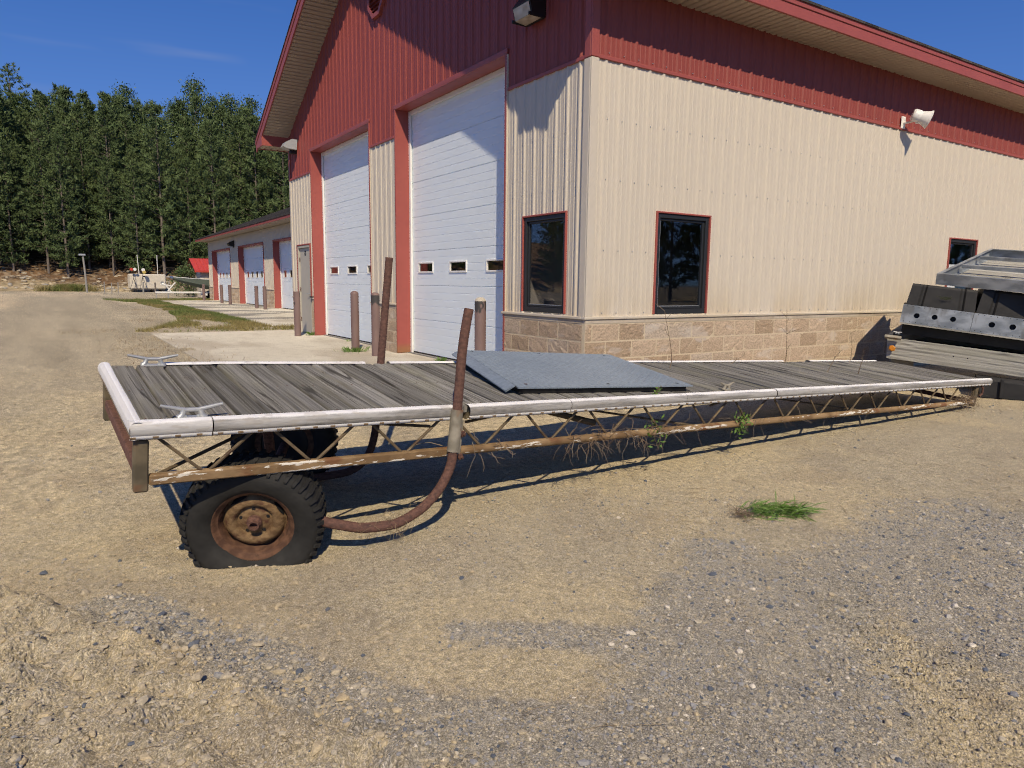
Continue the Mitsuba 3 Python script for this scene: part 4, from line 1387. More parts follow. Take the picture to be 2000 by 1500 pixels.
# ------------------------------------------------------------------ wheels
def wheel(name, c, axis, flat, label, zg, wide=.235):
    k = uniq(name)
    w = np.array(axis, float)
    w /= np.linalg.norm(w)
    x = np.cross([0, 0, 1.0], w)
    x /= np.linalg.norm(x)
    y = np.cross(w, x)
    Rm = np.stack([x, y, w])                 # local -> world rows
    Ro, Ri, hw = .352, .198, wide / 2
    prof = [(Ri, .085), (Ri + .012, .100), (.235, .1175), (.27, .124), (.30, .121), (.325, .108), (.340, .092), (Ro - .006, .075), (Ro, .0), (Ro - .006, -.075), (.340, -.092), (.325, -.108), (.30, -.121), (.27, -.124), (.235, -.1175), (Ri + .012, -.10), (Ri, -.085)]

    def deform(V):
        """local -> world with the flat patch"""
        W = np.asarray(c) + V @ Rm
        lo = W[:, 2] < zg
        pen = np.clip(zg - W[:, 2], 0, None)
        if flat:
            # rubber below ground spreads sideways
            s_ = np.sign(V[:, 2])
            near_b = np.clip((zg + .13 - W[:, 2]) / .13, 0, 1)
            W = W + (s_ * near_b ** 1.5 * .035)[:, None] * w
        W[:, 2] = np.where(lo, zg + .002 * (V[:, 2] > 0), W[:, 2])
        return W
    n = 72
    a = np.arange(n) / n * 2 * np.pi
    V = np.array([[r_ * math.cos(t), r_ * math.sin(t), h] for r_, h in prof for t in a])
    F = np.array([[i * n + q, i * n + (q + 1) % n, (i + 1) * n + (q + 1) % n, (i + 1) * n + q] for i in range(len(prof) - 1) for q in range(n)])
    m = M().add(deform(V), F)
    put('tyre', m, 'm_rubber', k, smooth=True)
    # tread lugs
    m = M()
    nl = 46
    for i in range(nl):
        t = i / nl * 2 * np.pi
        for s_, ph in ((1, 0), (-1, .5)):
            t2 = t + ph / nl * 2 * np.pi
            for (h0, h1, r0, r1, aw) in ((.040, .100, Ro - .002, Ro + .009, .030), (.095, .122, .300, Ro + .004, .027), (.004, .034, Ro, Ro + .008, .034)):
                P = []
                for aa in (-aw, aw):
                    sk = .035 * (h0 - .04) / .06
                    for hh, rl, rh in ((h0, Ro - .02 if h1 < .11 else r1 - .03, r1 if h1 < .11 else r1), (h1, r0 - .01 if h1 < .11 else r0 + .02, r1 - (.006 if h1 < .11 else .028))):
                        for rr in (rl, rh):
                            tt = t2 + aa * .9 + .5 * (hh - .05) * (1 if s_ > 0 else -1)
                            P.append((rr * math.cos(tt), rr * math.sin(tt), s_ * hh))
                m.add(deform(np.array(P)), BOXT)
    put('tread', m, 'm_rubber', k, stuff=True)
    put('inner_face', M().lathe([(.205, -.062), (.12, -.075), (.001, -.075)], np.asarray(c), w, 32), 'm_black', k)
    # rim
    def lat(prof, nn=40):
        t = np.arange(nn) / nn * 2 * np.pi
        V = np.array([[r_ * math.cos(q), r_ * math.sin(q), h] for r_, h in prof for q in t])
        F = np.array([[i * nn + q, i * nn + (q + 1) % nn, (i + 1) * nn + (q + 1) % nn, (i + 1) * nn + q] for i in range(len(prof) - 1) for q in range(nn)])
        return M().add(np.asarray(c) + V @ Rm, F)
    rim = put('rim', lat([(.204, .080), (.210, .086), (.208, .094), (.200, .093), (.192, .082), (.184, .070), (.176, .066), (.168, .030), (.160, .012), (.160, -.08), (.20, -.086)]), 'm_rim', k, smooth=50)
    scene[rim + '__disc'] = mikit.ply(lat([(.160, .014), (.152, .020), (.145, .036), (.128, .050), (.112, .052), (.098, .046), (.090, .028), (.086, .024), (.074, .026), (.060, .034), (.046, .040), (.001, .041)]).get()[:2], 'm_hub', smooth=50)
    m = M()
    ctr = np.asarray(c)
    m.lathe([(.040, .036), (.038, .060), (.030, .070), (.028, .085), (.020, .085), (.019, .055), (.001, .055)], ctr, w, 20)
    scene[rim + '__hub'] = mikit.ply(m.get()[:2], 'm_rust')
    for q in range(5):
        t = q / 5 * 2 * np.pi + .32
        m = M().lathe([(.0095, 0), (.0095, .003), (.0001, .003)], ctr + (np.array([.070 * math.cos(t), .070 * math.sin(t), .029])) @ Rm, w, 10)
        scene[uniq(rim + '__lug_hole')] = mikit.ply(m.get()[:2], 'm_black')
    for q in range(4):
        t = q / 4 * 2 * np.pi + .5
        P, n2 = [], 9
        for z_ in range(n2):
            tt = t + (z_ / (n2 - 1) - .5) * .62
            wd = .006 * math.sin(math.pi * z_ / (n2 - 1)) + .0005
            for rr in (-wd, wd):
                P.append(ctr + np.array([(.150 + rr) * math.cos(tt), (.150 + rr) * math.sin(tt), .030 - rr * 2.5 + .003]) @ Rm)
        m = M().add(P, [[2 * z_, 2 * z_ + 1, 2 * z_ + 3, 2 * z_ + 2] for z_ in range(n2 - 1)])
        scene[uniq(rim + '__slot')] = mikit.ply(m.get()[:2], 'm_black')
    return k


psi = math.radians(22)
ax_n = np.array([-math.sin(psi), -math.cos(psi), -.26])      # outward axis of the near wheel
ZG = float(ground_z(-4.45, -2.85)) - .004
cn = np.array([-4.44, -2.78, .056])
ax_n /= np.linalg.norm(ax_n)
cf = cn + np.array([math.sin(psi), math.cos(psi), 0]) * 1.32
cf[2] = ZG + .325
wheel(K + '__wheel', cn, ax_n, True, '', ZG)
labels[K + '__wheel'] = {'label': 'near wheel with a flat tyre and rusty rim'}
zgf = float(ground_z(cf[0], cf[1])) - .006
cf[2] = zgf + .325
wheel(K + '__wheel', cf, np.array([math.sin(psi), math.cos(psi), .06]), False, '', zgf)
m = M().tube([cn - ax_n * .06, cf + ax_n * .06], .032, 12)
m.tube([(cn + cf) / 2 + np.array([0, 0, .0]), D(.72, .6, -.05)], .03, 8)
put('axle', m, 'm_rust', K)


# ------------------------------------------------------------------ cleats
def cleat(u, v, L, label, mt='m_cleat'):
    k = thing('cleat', label, 'cleat')
    ex = DAX[0]
    c = D(u, v, 0)
    n = 21
    P, R = [], []
    for i in range(n):
        t = i / (n - 1) * 2 - 1
        P.append(c + ex * t * L / 2 + DAX[2] * (.042 + .030 * max(0, abs(t) - .22)))
        R.append(.0105 - .0035 * abs(t) ** 2)
    m = M().tube(P, R, 10)
    put('horn', m, mt, k, smooth=40)
    m = M()
    for s in (-1, 1):
        m.tube([c + ex * s * .052 * L / .27 + DAX[2] * .004, c + ex * s * .042 * L / .27 + DAX[2] * .02, c + ex * s * .034 * L / .27 + DAX[2] * .046], [.021, .013, .014], 10)
    m.obox(c + DAX[2] * .004, DAX, (.066 * L / .27, .022, .006), .004)
    put('base', m, mt, k, smooth=40)
    m = M()
    for s in (-1, 1):
        m.lathe([(.009, 0), (.009, .006), (.0005, .008)], c + ex * s * .030 * L / .27 + DAX[2] * .010, DAX[2], 8)
    put('screw', m, 'm_silver', k)


cleat(.235, .045, .27, 'shiny metal cleat on the near left corner of the dock')
cleat(.245, DW - .035, .27, 'shiny metal cleat on the far left corner of the dock')
cleat(4.20, .075, .17, 'small dull grey cleat on the near edge at the middle of the dock', 'm_sleeve')

# ------------------------------------------------------------------ checker plate lying on the deck
k = thing('checker_plate', 'blue-grey diamond-pattern steel plate lying on the dock planks', 'steel plate')
PC = [(2.225, .20), (3.80, .085), (3.855, 1.085), (2.405, 1.235)]          # near left, near right, far right, far left
PH = [.052, .050, .098, .10]


def plate(s, t, h=0.0):
    w = [(1 - s) * (1 - t), s * (1 - t), s * t, (1 - s) * t]
    bow = .012 * math.sin(math.pi * s) * .0
    return D(sum(a * p[0] for a, p in zip(w, PC)), sum(a * p[1] for a, p in zip(w, PC)), sum(a * p for a, p in zip(w, PH)) + h + bow)


m = M()
g = 6
top = np.array([plate(i / g, j / g) for j in range(g + 1) for i in range(g + 1)])
bot = np.array([plate(i / g, j / g, -.010) for j in range(g + 1) for i in range(g + 1)])
Fq = [[j * (g + 1) + i, j * (g + 1) + i + 1, (j + 1) * (g + 1) + i + 1, (j + 1) * (g + 1) + i] for j in range(g) for i in range(g)]
m.add(top, Fq)
m.add(bot, Fq)
for e in ([i for i in range(g + 1)], [g * (g + 1) + i for i in range(g + 1)], [j * (g + 1) for j in range(g + 1)], [j * (g + 1) + g for j in range(g + 1)]):
    for a, b in zip(e[:-1], e[1:]):
        m.quad(top[a], top[b], bot[b], bot[a])
put('sheet', m, 'm_plate', k)
# raised lozenges
P, F, c = [], [], 0
NS, NT = 38, 29
for i in range(NS):
    for j in range(NT):
        s, t = (i + .5) / NS, (j + .5) / NT
        if not (.012 < s < .988 and .012 < t < .988):
            continue
        o, sx_, tx_ = plate(s, t), plate(s + .004, t) - plate(s, t), plate(s, t + .004) - plate(s, t)
        sx_, tx_ = sx_ / np.linalg.norm(sx_), tx_ / np.linalg.norm(tx_)
        sg = 1 if (i + j) % 2 else -1
        d1 = (sx_ * .72 + tx_ * .72 * sg)
        d1 /= np.linalg.norm(d1)
        d2 = np.cross(DAX[2], d1)
        for q in (-d1 * .020, d2 * .0075, d1 * .020, -d2 * .0075):
            P.append(o + q + DAX[2] * .0003)
        P.append(o - d1 * .009 + DAX[2] * .0042)
        P.append(o + d1 * .009 + DAX[2] * .0042)
        F += [[c, c + 3, c + 4], [c, c + 4, c + 1], [c + 1, c + 4, c + 5], [c + 1, c + 5, c + 2], [c + 2, c + 5, c + 3], [c + 3, c + 5, c + 4]]
        c += 6
m = M().add(P, F)
put('tread_pattern', m, 'm_plate', k, stuff=True)
# folded skirts and the hinged lip on the left
m = M()
A0, A1 = plate(.012, .012, -.011), plate(.965, .012, -.011)
B0, B1 = D(2.25, .225, .004), D(3.76, .115, .004)
m.quad(A0, A1, B1, B0)
C1, E1 = plate(.965, .985, -.011), D(3.80, 1.06, .004)
m.quad(A1, C1, E1, B1)
C0, E0 = plate(.012, .985, -.011), D(2.43, 1.2, .004)
m.quad(C0, C1, E1, E0)
m.quad(A0, C0, E0, B0)
put('skirt', m, 'm_black', k)
m = M()
lip = lambda t, o, h: plate(0, t) + DAX[0] * -o + DAX[2] * h
for t0, t1 in zip(np.linspace(.03, .985, 9)[:-1], np.linspace(.03, .985, 9)[1:]):
    m.quad(lip(t0, .012, .003), lip(t1, .012, .006), lip(t1, .085, -.026), lip(t0, .085, -.028))
    m.quad(lip(t0, .012, -.001), lip(t1, .012, .002), lip(t1, .085, -.030), lip(t0, .085, -.032))
    m.quad(lip(t0, .085, -.026), lip(t1, .085, -.026), lip(t1, .085, -.034), lip(t0, .085, -.034))
m.quad(lip(.03, .012, .003), lip(.03, .085, -.034), lip(.03, .085, -.040), lip(.03, .012, -.003))
put('lip', m, 'm_plate', k)
m = M()
for t0, t1 in zip(np.linspace(.02, .99, 9)[:-1], np.linspace(.02, .99, 9)[1:]):
    m.quad(lip(t0, -.004, -.004), lip(t1, -.004, -.004), lip(t1, .014, -.006), lip(t0, .014, -.006))
put('hinge_gap', m, 'm_black', k)
for s, t in ((.06, .07), (.5, .06), (.93, .055), (.05, .95), (.47, .955), (.93, .95)):
    m = M().lathe([(.013, .0012), (.0001, .0012)], plate(s, t, .0015), DAX[2], 12)
    put('bolt_hole', m, 'm_rust' if s < .1 and t < .1 else 'm_black', k)

# ------------------------------------------------------------------ stack of dock floats at the right
TL = math.tan(math.radians(-6.2))


def ray_pt(px, py, P0, d):
    """where the line of sight of a measured corner meets the upright plane of the stack (used only to place corners)"""
    dd = RX * (px - 1000) + RD * (py - 750) + RF * 1364.6
    nn = np.array([-d[1], d[0], 0])
    return CAM + dd * (((P0 - CAM) @ nn) / (dd @ nn))


G1 = np.array([4.79, -2.28, -.1])


def tier(kf):
    return CAM + (G1 - CAM) * kf


def face(corners, kf):
    return [ray_pt(px, py, tier(kf), SD) for px, py in corners]


def slab_from(TLp, BLp, TRp, depth, back=SB, ext=1.6, inset=0.0):
    """box from front top-left, bottom-left, top-right corners, pushed back by depth; ext lengthens it past the right corner"""
    a = TRp - TLp
    TR2 = TLp + a * ext
    BR2 = BLp + a * ext
    return [TLp, TR2, BR2, BLp, TLp + back * depth, TR2 + back * depth, BR2 + back * depth, BLp + back * depth]


BF = [[0, 1, 2, 3], [4, 7, 6, 5], [0, 4, 5, 1], [3, 2, 6, 7], [0, 3, 7, 4], [1, 5, 6, 2]]
ud = None
# timber beam section (lowest dock) with black float under it
k = thing('timber_dock', 'weathered timber-sided dock section at the bottom of the stack, with an amber reflector', 'dock')
a, b, c = face([(1733, 659), (1731, 699), (2000, 693.4)], 1.055)
ud = (c - a) / np.linalg.norm(c - a)
m = M().add(slab_from(a, b, c, .05), BF, (.62, .3))
put('side_beam', m, 'm_beam', k)
m = M().add(slab_from(a + SB * 1.6, b + SB * 1.6, c + SB * 1.6, .05), BF, (.5, .7))
put('side_beam', m, 'm_beam', k)
m = M().add([a + SB * .052, a + SB * 1.59, b + SB * 1.59, b + SB * .052, a + SB * .052 + ud * .05, a + SB * 1.59 + ud * .05, b + SB * 1.59 + ud * .05, b + SB * .052 + ud * .05], [[0, 1, 2, 3], [4, 5, 6, 7], [0, 1, 5, 4], [3, 2, 6, 7]], (.45, .4))
put('end_beam', m, 'm_beam', k)
for i in range(14):
    o = a + ud * (.06 + i * .155) - np.array([0, 0, .06])
    P = [o + SB * .0 + ud * .005, o + ud * .148, o + ud * .148 + SB * 1.62, o + ud * .005 + SB * 1.62]
    P += [q + np.array([0, 0, .038]) for q in P]
    if i > 0:
        m = M().add([q - np.array([0, 0, .05]) + SB * .055 for q in P], [[0, 1, 2, 3], [4, 5, 6, 7], [0, 1, 5, 4], [1, 2, 6, 5], [2, 3, 7, 6], [3, 0, 4, 7]], (.4 + .3 * (i % 3) / 2, i * .07))
        put('deck_plank', m, 'm_beam', k)
m = M()
rc = ray_pt(1742.5, 680, tier(1.05), SD)
for t0 in range(6):
    pass
hexa = [rc + ud * .046 * math.cos(t) + np.array([0, 0, 1]) * .046 * math.sin(t) for t in np.arange(6) * np.pi / 3 + .3]
hexb = [q - SB * .018 for q in hexa]
inner = [rc - SB * .026 + (q - rc) * .72 for q in hexa]
m.add(hexa + hexb, [[i, (i + 1) % 6, 6 + (i + 1) % 6, 6 + i] for i in range(6)])
m.add(hexb + inner, [[i, (i + 1) % 6, 6 + (i + 1) % 6, 6 + i] for i in range(6)])
m.add(inner, [[0, i, i + 1] for i in range(1, 5)])
put('reflector', m, 'm_amber', k)
m = M()
ca = ray_pt(1731, 657, tier(1.045), SD)
m.tube([ca - ud * .02, ca + ud * .10, ca + ud * .19], [.045, .052, .05], 10, sq=.6)
put('corner_bumper', m, 'm_vinylgrey' if 'm_vinylgrey' in scene else 'm_sleeve', k, smooth=40)
cc = ray_pt(1752, 655, tier(1.05), SD) + np.array([0, 0, .02])
m = M()
m.tube([cc - ud * .05 + np.array([0, 0, .03]), cc + np.array([0, 0, .022]), cc + ud * .06 + np.array([0, 0, .03])], .008, 8)
m.tube([cc - ud * .018, cc - ud * .015 + np.array([0, 0, .022])], .010, 8)
m.tube([cc + ud * .018, cc + ud * .015 + np.array([0, 0, .022])], .010, 8)
put('cleat', m, 'm_cleat', k)
for px, py in ((1862, 696), (1890, 700)):
    o = ray_pt(px, py, tier(1.055), SD) - SB * .002
    m = M().lathe([(.008, 0), (.0001, .001)], o, -SB, 8)
    put('bolt_hole', m, 'm_black', k)
# black float under the timber dock, resting on the ground
kb = thing('float_drum', 'black box float on the gravel under the stacked docks', 'dock float')
a, b, c = face([(1912, 742), (1914, 775), (1998, 752)], 1.0)
bb = np.array([b[0], b[1], -.105])
m = M()
L = 1.5
ua = np.array([SD[0], SD[1], 0])
P = [a, a + ua * L + np.array([0, 0, -.10]), bb + ua * L, bb]
P = P + [q + SB * .7 for q in P]
m.add(P, BF)
put('body', m, 'm_float', kb)
for i in range(3):
    o = bb + ua * (.22 + i * .42) - SB * .02
    put('rib', M().obox(o + np.array([0, 0, .13]), [ua, -SB, np.array([0, 0, 1.0])], (.02, .02, .125), .008), 'm_float', kb)
# support timbers between wall and stack
ks = thing('support_timber', 'dark timber prop under the far end of the stacked docks', 'timber')
a, b, c = face([(1740, 699), (1745, 730), (1900, 722)], 1.09)
bb = np.array([a[0], a[1], -.1])
m = M()
P = [a, a + ud * .30, bb + SD * .30, bb]
P = P + [q + SB * 1.3 for q in P]
m.add(P, BF, (.3, .2))
put('block', m, 'm_beam', ks)

# galvanised float frame
k = thing('galvanised_dock', 'galvanised steel dock with round holes and black plastic floats in the stack', 'dock')
a, b, c = face([(1765, 593.7), (1757, 628.8), (2000, 623.2)], 1.085)
full = np.linalg.norm(c - a)
ug = (c - a) / full
# plates with real holes: strip triangulation through shapely
from shapely.geometry import Polygon, Point
hgt = np.linalg.norm(a - b)
vg = (a - b) / hgt


def plate_mesh(s0, s1, holes):
    poly = Polygon([(s0, 0), (s1, 0), (s1, hgt), (s0, hgt)])
    for hs, hh, rr in holes:
        poly = poly.difference(Point(hs, hh).buffer(rr, 10))
    tm = trimesh.creation.extrude_polygon(poly, .006, engine='earcut')
    v = np.array(tm.vertices)
    return np.array([b + ug * q[0] + vg * q[1] - SB * q[2] for q in v]), tm.faces


j1 = full * (1907 - 1765) / (2000 - 1765)
for s0, s1, hl in ((.0, j1 - .002, [(full * .135, hgt * .46, .036), (full * .29, hgt * .50, .036), (full * .445, hgt * .52, .036)]), (j1 + .002, full * 1.7, [(full * .765, hgt * .50, .038), (full * .93, hgt * .52, .038), (full * 1.2, hgt * .5, .038), (full * 1.42, hgt * .5, .038)])):
    small = [(s, h_, .0055) for s in np.arange(s0 + .05, s1 - .03, .075) for h_ in (.022, hgt - .02)]
    v, f = plate_mesh(s0, s1, hl + small)
    m = M().add(v, f)
    put('side_plate', m, 'm_galv', k)
m = M()
m.add([b - vg * .022, b + ug * full * 1.7 - vg * .022, b + ug * full * 1.7 - vg * .022 - SB * .03, b - vg * .022 - SB * .03, b - vg * .003, b + ug * full * 1.7 - vg * .003, b + ug * full * 1.7 - vg * .003 - SB * .03, b - vg * .003 - SB * .03], [[0, 1, 2, 3], [4, 5, 6, 7], [3, 2, 6, 7], [0, 3, 7, 4]], (.6, .4))
put('lower_rail', m, 'm_beam', k)
m = M().add([a + vg * .0 + SB * .012, b + SB * .012, b + SB * 1.5, a + SB * 1.5, a + SB * .012 + ug * .03, b + SB * .012 + ug * .03, b + SB * 1.5 + ug * .03, a + SB * 1.5 + ug * .03], [[0, 1, 2, 3], [4, 5, 6, 7], [0, 1, 5, 4], [0, 3, 7, 4]])
put('end_plate', m, 'm_float', k)
m = M().add([a + SB * .05, a + ug * full * 1.7 + SB * .05, b + ug * full * 1.7 + SB * .05, b + SB * .05], [[0, 1, 2, 3]])
put('liner', m, 'm_float', k)
# floats: tapered boxes with vertical grooves
ta, tb, tc = face([(1780, 551), (1769, 593), (2000, 578)], 1.095)


def float_box(px0, px1, top0, top1, bot0, bot1):
    P = face([(px0 + top0, 0), (px1 + top1, 0)], 1.1)
    return P


fl_h = np.linalg.norm(ta - tb) * .98
for s0, s1, fl_k in ((.02, .61, 1.0), (.618, 1.22, 1.10), (1.228, 1.68, 1.22)):
    o0, o1 = a + ug * full * s0 + SB * .02, a + ug * full * s1 + SB * .02
    ins = .032
    prof = []
    w = np.linalg.norm(o1 - o0)
    # outline along the run with grooves
    xs = [0, .16 * w, .19 * w, .22 * w, .25 * w, .75 * w, .78 * w, .81 * w, .84 * w, w]
    ds = [0, 0, .03, .03, 0, 0, .03, .03, 0, 0]
    P, nX = [], len(xs)
    for hfr, inw in ((0, 0), (.9, ins * .9), (1.0, ins * 1.5)):
        for x_, d_ in zip(xs, ds):
            xx = ins * .9 * hfr + x_ * (1 - 2 * ins * .9 * hfr / w)
            P.append(o0 + ug * xx + vg * fl_h * fl_k * hfr + SB * (inw + d_))
    for x_ in xs:
        xx = ins * .9 + x_ * (1 - 2 * ins * .9 / w)
        P.append(o0 + ug * xx + vg * fl_h * fl_k + SB * 1.1)
    F = [[r_ * nX + i, r_ * nX + i + 1, (r_ + 1) * nX + i + 1, (r_ + 1) * nX + i] for r_ in range(3) for i in range(nX - 1)]
    m = M().add(P, F)
    for e in (0, nX - 1):
        m.add([P[e], P[nX + e], P[2 * nX + e], P[3 * nX + e], P[e] + SB * 1.1], [[0, 1, 2], [0, 2, 3], [0, 3, 4]])
    put('plastic_float', m, 'm_float', k)
for s0, s1 in ((.03, .622), (.624, 1.222), (1.224, 1.68)):  # added dark boxes that stand in for shade in the gap above the beam
    P = [b + ug * full * s0 + SB * .16 - vg * .004, b + ug * full * s1 + SB * .16 - vg * .004, b + ug * full * s1 + SB * .20 - vg * .17, b + ug * full * s0 + SB * .20 - vg * .17]
    P += [q + SB * 1.2 for q in P]
    put('gap_shade_box', M().add(P, BF), 'm_float', k)
fc = a + ug * full * .34 + vg * fl_h * .42 - SB * .0
# moss tuft on the float
mk = M()
r5 = np.random.default_rng(55)
for i in range(90):
    o = fc + ug * r5.normal(0, .04) - SB * .0 + vg * r5.uniform(-.0, .03)
    d = -SB * r5.uniform(.3, 1) + ug * r5.normal(0, .7) + np.array([0, 0, r5.uniform(-.1, 1.0)])
    d = d / np.linalg.norm(d) * r5.uniform(.02, .06)
    mk.add([o, o + ug * .004, o + d], [[0, 1, 2]], (r5.random(), .9))
one('moss_tuft', mk, 'm_grass', 'small yellow-green tuft of moss growing on the black plastic float', 'moss')

# upper galvanised frame, upside down and tilted towards the camera
k = thing('galvanised_walkway', 'tilted galvanised channel frame with planks lying on top of the stack', 'dock frame')
SD2, SB2 = np.array([.12, -.993, 0.0]), np.array([.993, .12, 0.0])
a, b, c = [ray_pt(px, py, tier(1.08), SD2) for px, py in ((1829.6, 534), (1826, 551), (2000, 549))]
hv = np.array([0, 0, a[2] - b[2]])
ur = (c - a) / np.linalg.norm(c - a)
best = None
for W in np.linspace(.3, 2.2, 80):
    for s in np.linspace(-.1, .6, 80):
        q = a + W * (SB2 + np.array([0, 0, s])) - CAM
        z = q @ RF
        e = math.hypot(1000 + 1364.6 * (q @ RX) / z - 1975, 750 + 1364.6 * (q @ RD) / z - 489)
        if best is None or e < best[0]:
            best = (e, W, s)
_, FW, FS = best
rb = np.array([SB2[0], SB2[1], FS])
rb /= np.linalg.norm(rb)
rn = np.cross(ur, rb)
rn = rn if rn[2] > 0 else -rn
FWL = FW * math.hypot(1, FS)
FL = 1.9
hh = .16


def chan(m, P0, P1, inward, t=.005, flange=.05):
    """C channel from P0 to P1, web on the outside, flanges pointing inward"""
    for (o0, o1, h0, h1) in ((0, t, -hh, 0), (t + .0005, flange, -t, 0), (t + .0005, flange, -hh, -hh + t)):
        V = [P + inward * o + rn * h for P in (P0, P1) for o in (o0, o1) for h in (h0, h1)]
        m.add(V, BOXT)


for nm, P0, P1, inn in (('rail', a, a + ur * FL, rb), ('rail', a + rb * FWL, a + rb * FWL + ur * FL, -rb), ('end_rail', a + rb * .008, a + rb * (FWL - .008), ur), ('end_rail', a + ur * FL + rb * .008, a + ur * FL + rb * (FWL - .008), -ur)):
    m = M()
    chan(m, P0, P1, inn)
    put(nm, m, 'm_galv', k)
for t in (.36, .70):
    m = M()
    o = a + rb * FWL * t + ur * .06 - rn * .01
    V = [o + rb * x + rn * y + ur * z for z in (0, FL - .12) for x in (0, .05) for y in (-.05, 0)]
    m.add(V, BOXT)
    put('cross_bar', m, 'm_galv', k)
for i in range(6):
    o = a + rb * (.1 + i * (FWL - .2) / 6) + ur * .06 - rn * (hh - .012)
    V = [o + rb * x + rn * y + ur * z for z in (0, FL - .12) for x in (0, (FWL - .2) / 6 - .012) for y in (-.03, 0)]
    m = M().add(V, BOXT, (.5 + .2 * (i % 2), .13 * i))
    put('plank', m, 'm_beam', k)

# ------------------------------------------------------------------ far things: tank, masts, posts, boat trailer
k = thing('storage_tank', 'long cream box-shaped tank standing at the back of the yard', 'tank')
tx0, tx1, ty0, ty1, tz0, tz1 = 1.7, 5.25, 80.6, 83.6, .28, 1.95
m = M().box(tx0, tx1, ty0, ty1, tz0, tz1, .12)
put('body', m, 'm_tank', k)
m = M().box(tx0 + .5, tx0 + 1.0, ty0 - .05, ty0 - .002, tz0 + .4, tz1 - .35, .01)
put('hatch', m, 'm_tank', k)
m = M()
for x_ in (tx0 + .3, tx0 + 2.2, tx1 - .5):
    m.box(x_, x_ + .3, ty0 + .1, ty1 - .1, -.1, tz0 - .001, .02)
put('skid', m, 'm_black', k)
m = M().box(tx0 + 1.25, tx0 + 1.5, ty0 - .03, ty0 - .002, tz1 - .32, tz1 - .22)
put('vent', m, 'm_black', k)
for i, (x_, h_, lab) in enumerate(((2.95, 4.1, 'left thin white mast standing behind the cream tank'), (4.85, 4.15, 'right thin white mast standing behind the cream tank'))):
    m = M().tube([(x_, 84.0, -.1), (x_ - .03, 84.0, 2.0), (x_ - .12 * (1 - i), 84.0, h_)], .035, 8)
    one('mast', m, 'm_white', lab, 'pole')
k = thing('portable_light', 'portable twin work light with red and white heads on a tripod by the cream tank', 'work light')
m = M()
for d in ((-.5, 0), (.35, -.3), (.3, .4)):
    m.tube([(2.02, 80.0, 1.5), (2.02 + d[0], 80.0 + d[1], -.05)], .02, 6)
m.tube([(2.02, 80, 1.4), (2.02, 80, 2.35)], .022, 6)
put('tripod', m, 'm_black', k)
for x_, mt in ((1.85, 'm_shedred'), (2.17, 'm_white')):
    m = M()
    m.lathe([(.001, .05), (.16, .04), (.17, -.05), (.09, -.13), (.001, -.14)], (x_, 79.95, 2.42), (0, -1, 0), 12)
    put('head', m, mt, k)
k = thing('portable_light', 'portable work light with yellow and white heads on a tripod by the cream tank', 'work light')
m = M()
for d in ((-.4, -.2), (.5, -.3), (.1, .4)):
    m.tube([(2.85, 79.7, 1.6), (2.85 + d[0], 79.7 + d[1], -.05)], .02, 6)
m.tube([(2.85, 79.7, 1.5), (2.9, 79.7, 2.1)], .022, 6)
put('tripod', m, 'm_black', k)
for x_, z_, mt in ((2.95, 2.38, 'm_white'), (3.02, 2.15, 'm_yellow')):
    m = M().lathe([(.001, .05), (.18, .04), (.18, -.06), (.1, -.14), (.001, -.15)], (x_, 79.65, z_), (0, -1, 0), 12)
    put('head', m, mt, k)
for i, (x_, y_, h_, lab) in enumerate(((-1.25, 71.5, 1.1, 'first thin fence post from the left at the edge of the yard'), (-.65, 71.5, 1.0, 'second thin fence post from the left at the edge of the yard'), (-.1, 71.5, 1.05, 'third thin fence post from the left, nearest the cream tank'),
                                   (2.05, 71.3, 1.1, 'dark stubby post in front of the left part of the cream tank'), (3.1, 71.3, 1.05, 'dark stubby post in front of the middle of the cream tank'), (4.3, 71.0, 1.1, 'grey post in front of the right end of the cream tank'))):
    m = M().tube([(x_, y_, -.1), (x_ + .02, y_, h_ * .5), (x_ + .03, y_, h_)], .045 if i < 3 else .075, 7)
    one('fence_post', m, 'm_pole' if i != 4 else 'm_bark', lab, 'post')
k = thing('lamp_post', 'wooden post with a flat pale lamp head at the left edge of the woods', 'lamp post')
m = M().tube([(-2.55, 75.5, -.1), (-2.6, 75.5, 2.0), (-2.68, 75.5, 3.6)], [.10, .09, .08], 8)
put('pole', m, 'm_pole', k)
m = M().box(-3.05, -2.45, 75.3, 75.7, 3.6, 3.78, .03)
put('head', m, 'm_silver', k)

# boat on its trailer beyond the low garage
k = thing('boat_trailer', 'white boat trailer with winch stand parked on the grass beyond the low garage', 'trailer')
by_ = 47.6
m = M()
m.box(.55, 5.0, by_ - .06, by_ + .06, .40, .52, .01)
put('tongue', m, 'm_white', k)
m = M()
m.tube([(1.55, by_, .5), (1.15, by_, 1.05)], .045, 8)
m.tube([(1.35, by_, .55), (1.85, by_, 1.15)], .045, 8)
m.tube([(.9, by_, 1.0), (1.3, by_, .95), (1.6, by_, .9)], .04, 8)
m.lathe([(.11, -.07), (.11, .07), (.001, .07)], (1.02, by_, 1.12), (0, 1, 0), 12)
put('winch_stand', m, 'm_white', k)
m = M()
m.tube([(1.35, by_, .5), (1.35, by_, .0)], .035, 8)
put('jack', m, 'm_silver', k)
m = M().tube([(.62, by_, .45), (.62, by_, .05)], .02, 6)
put('coupler_stand', m, 'm_silver', k)
m = M().box(3.6, 3.75, by_ - .9, by_ + .9, .25, .40, .01)
m.box(4.85, 5.0, by_ - .6, by_ + .6, .38, .5, .01)
put('axle', m, 'm_white', k)
for yy_ in (by_ - .95, by_ + .95):
    m = M().lathe([(.12, -.09), (.27, -.10), (.30, -.07), (.30, .07), (.27, .10), (.12, .09), (.001, .05)], (4.2, yy_, .30), (0, 1, 0), 20)
    put('wheel', m, 'm_rubber', k)
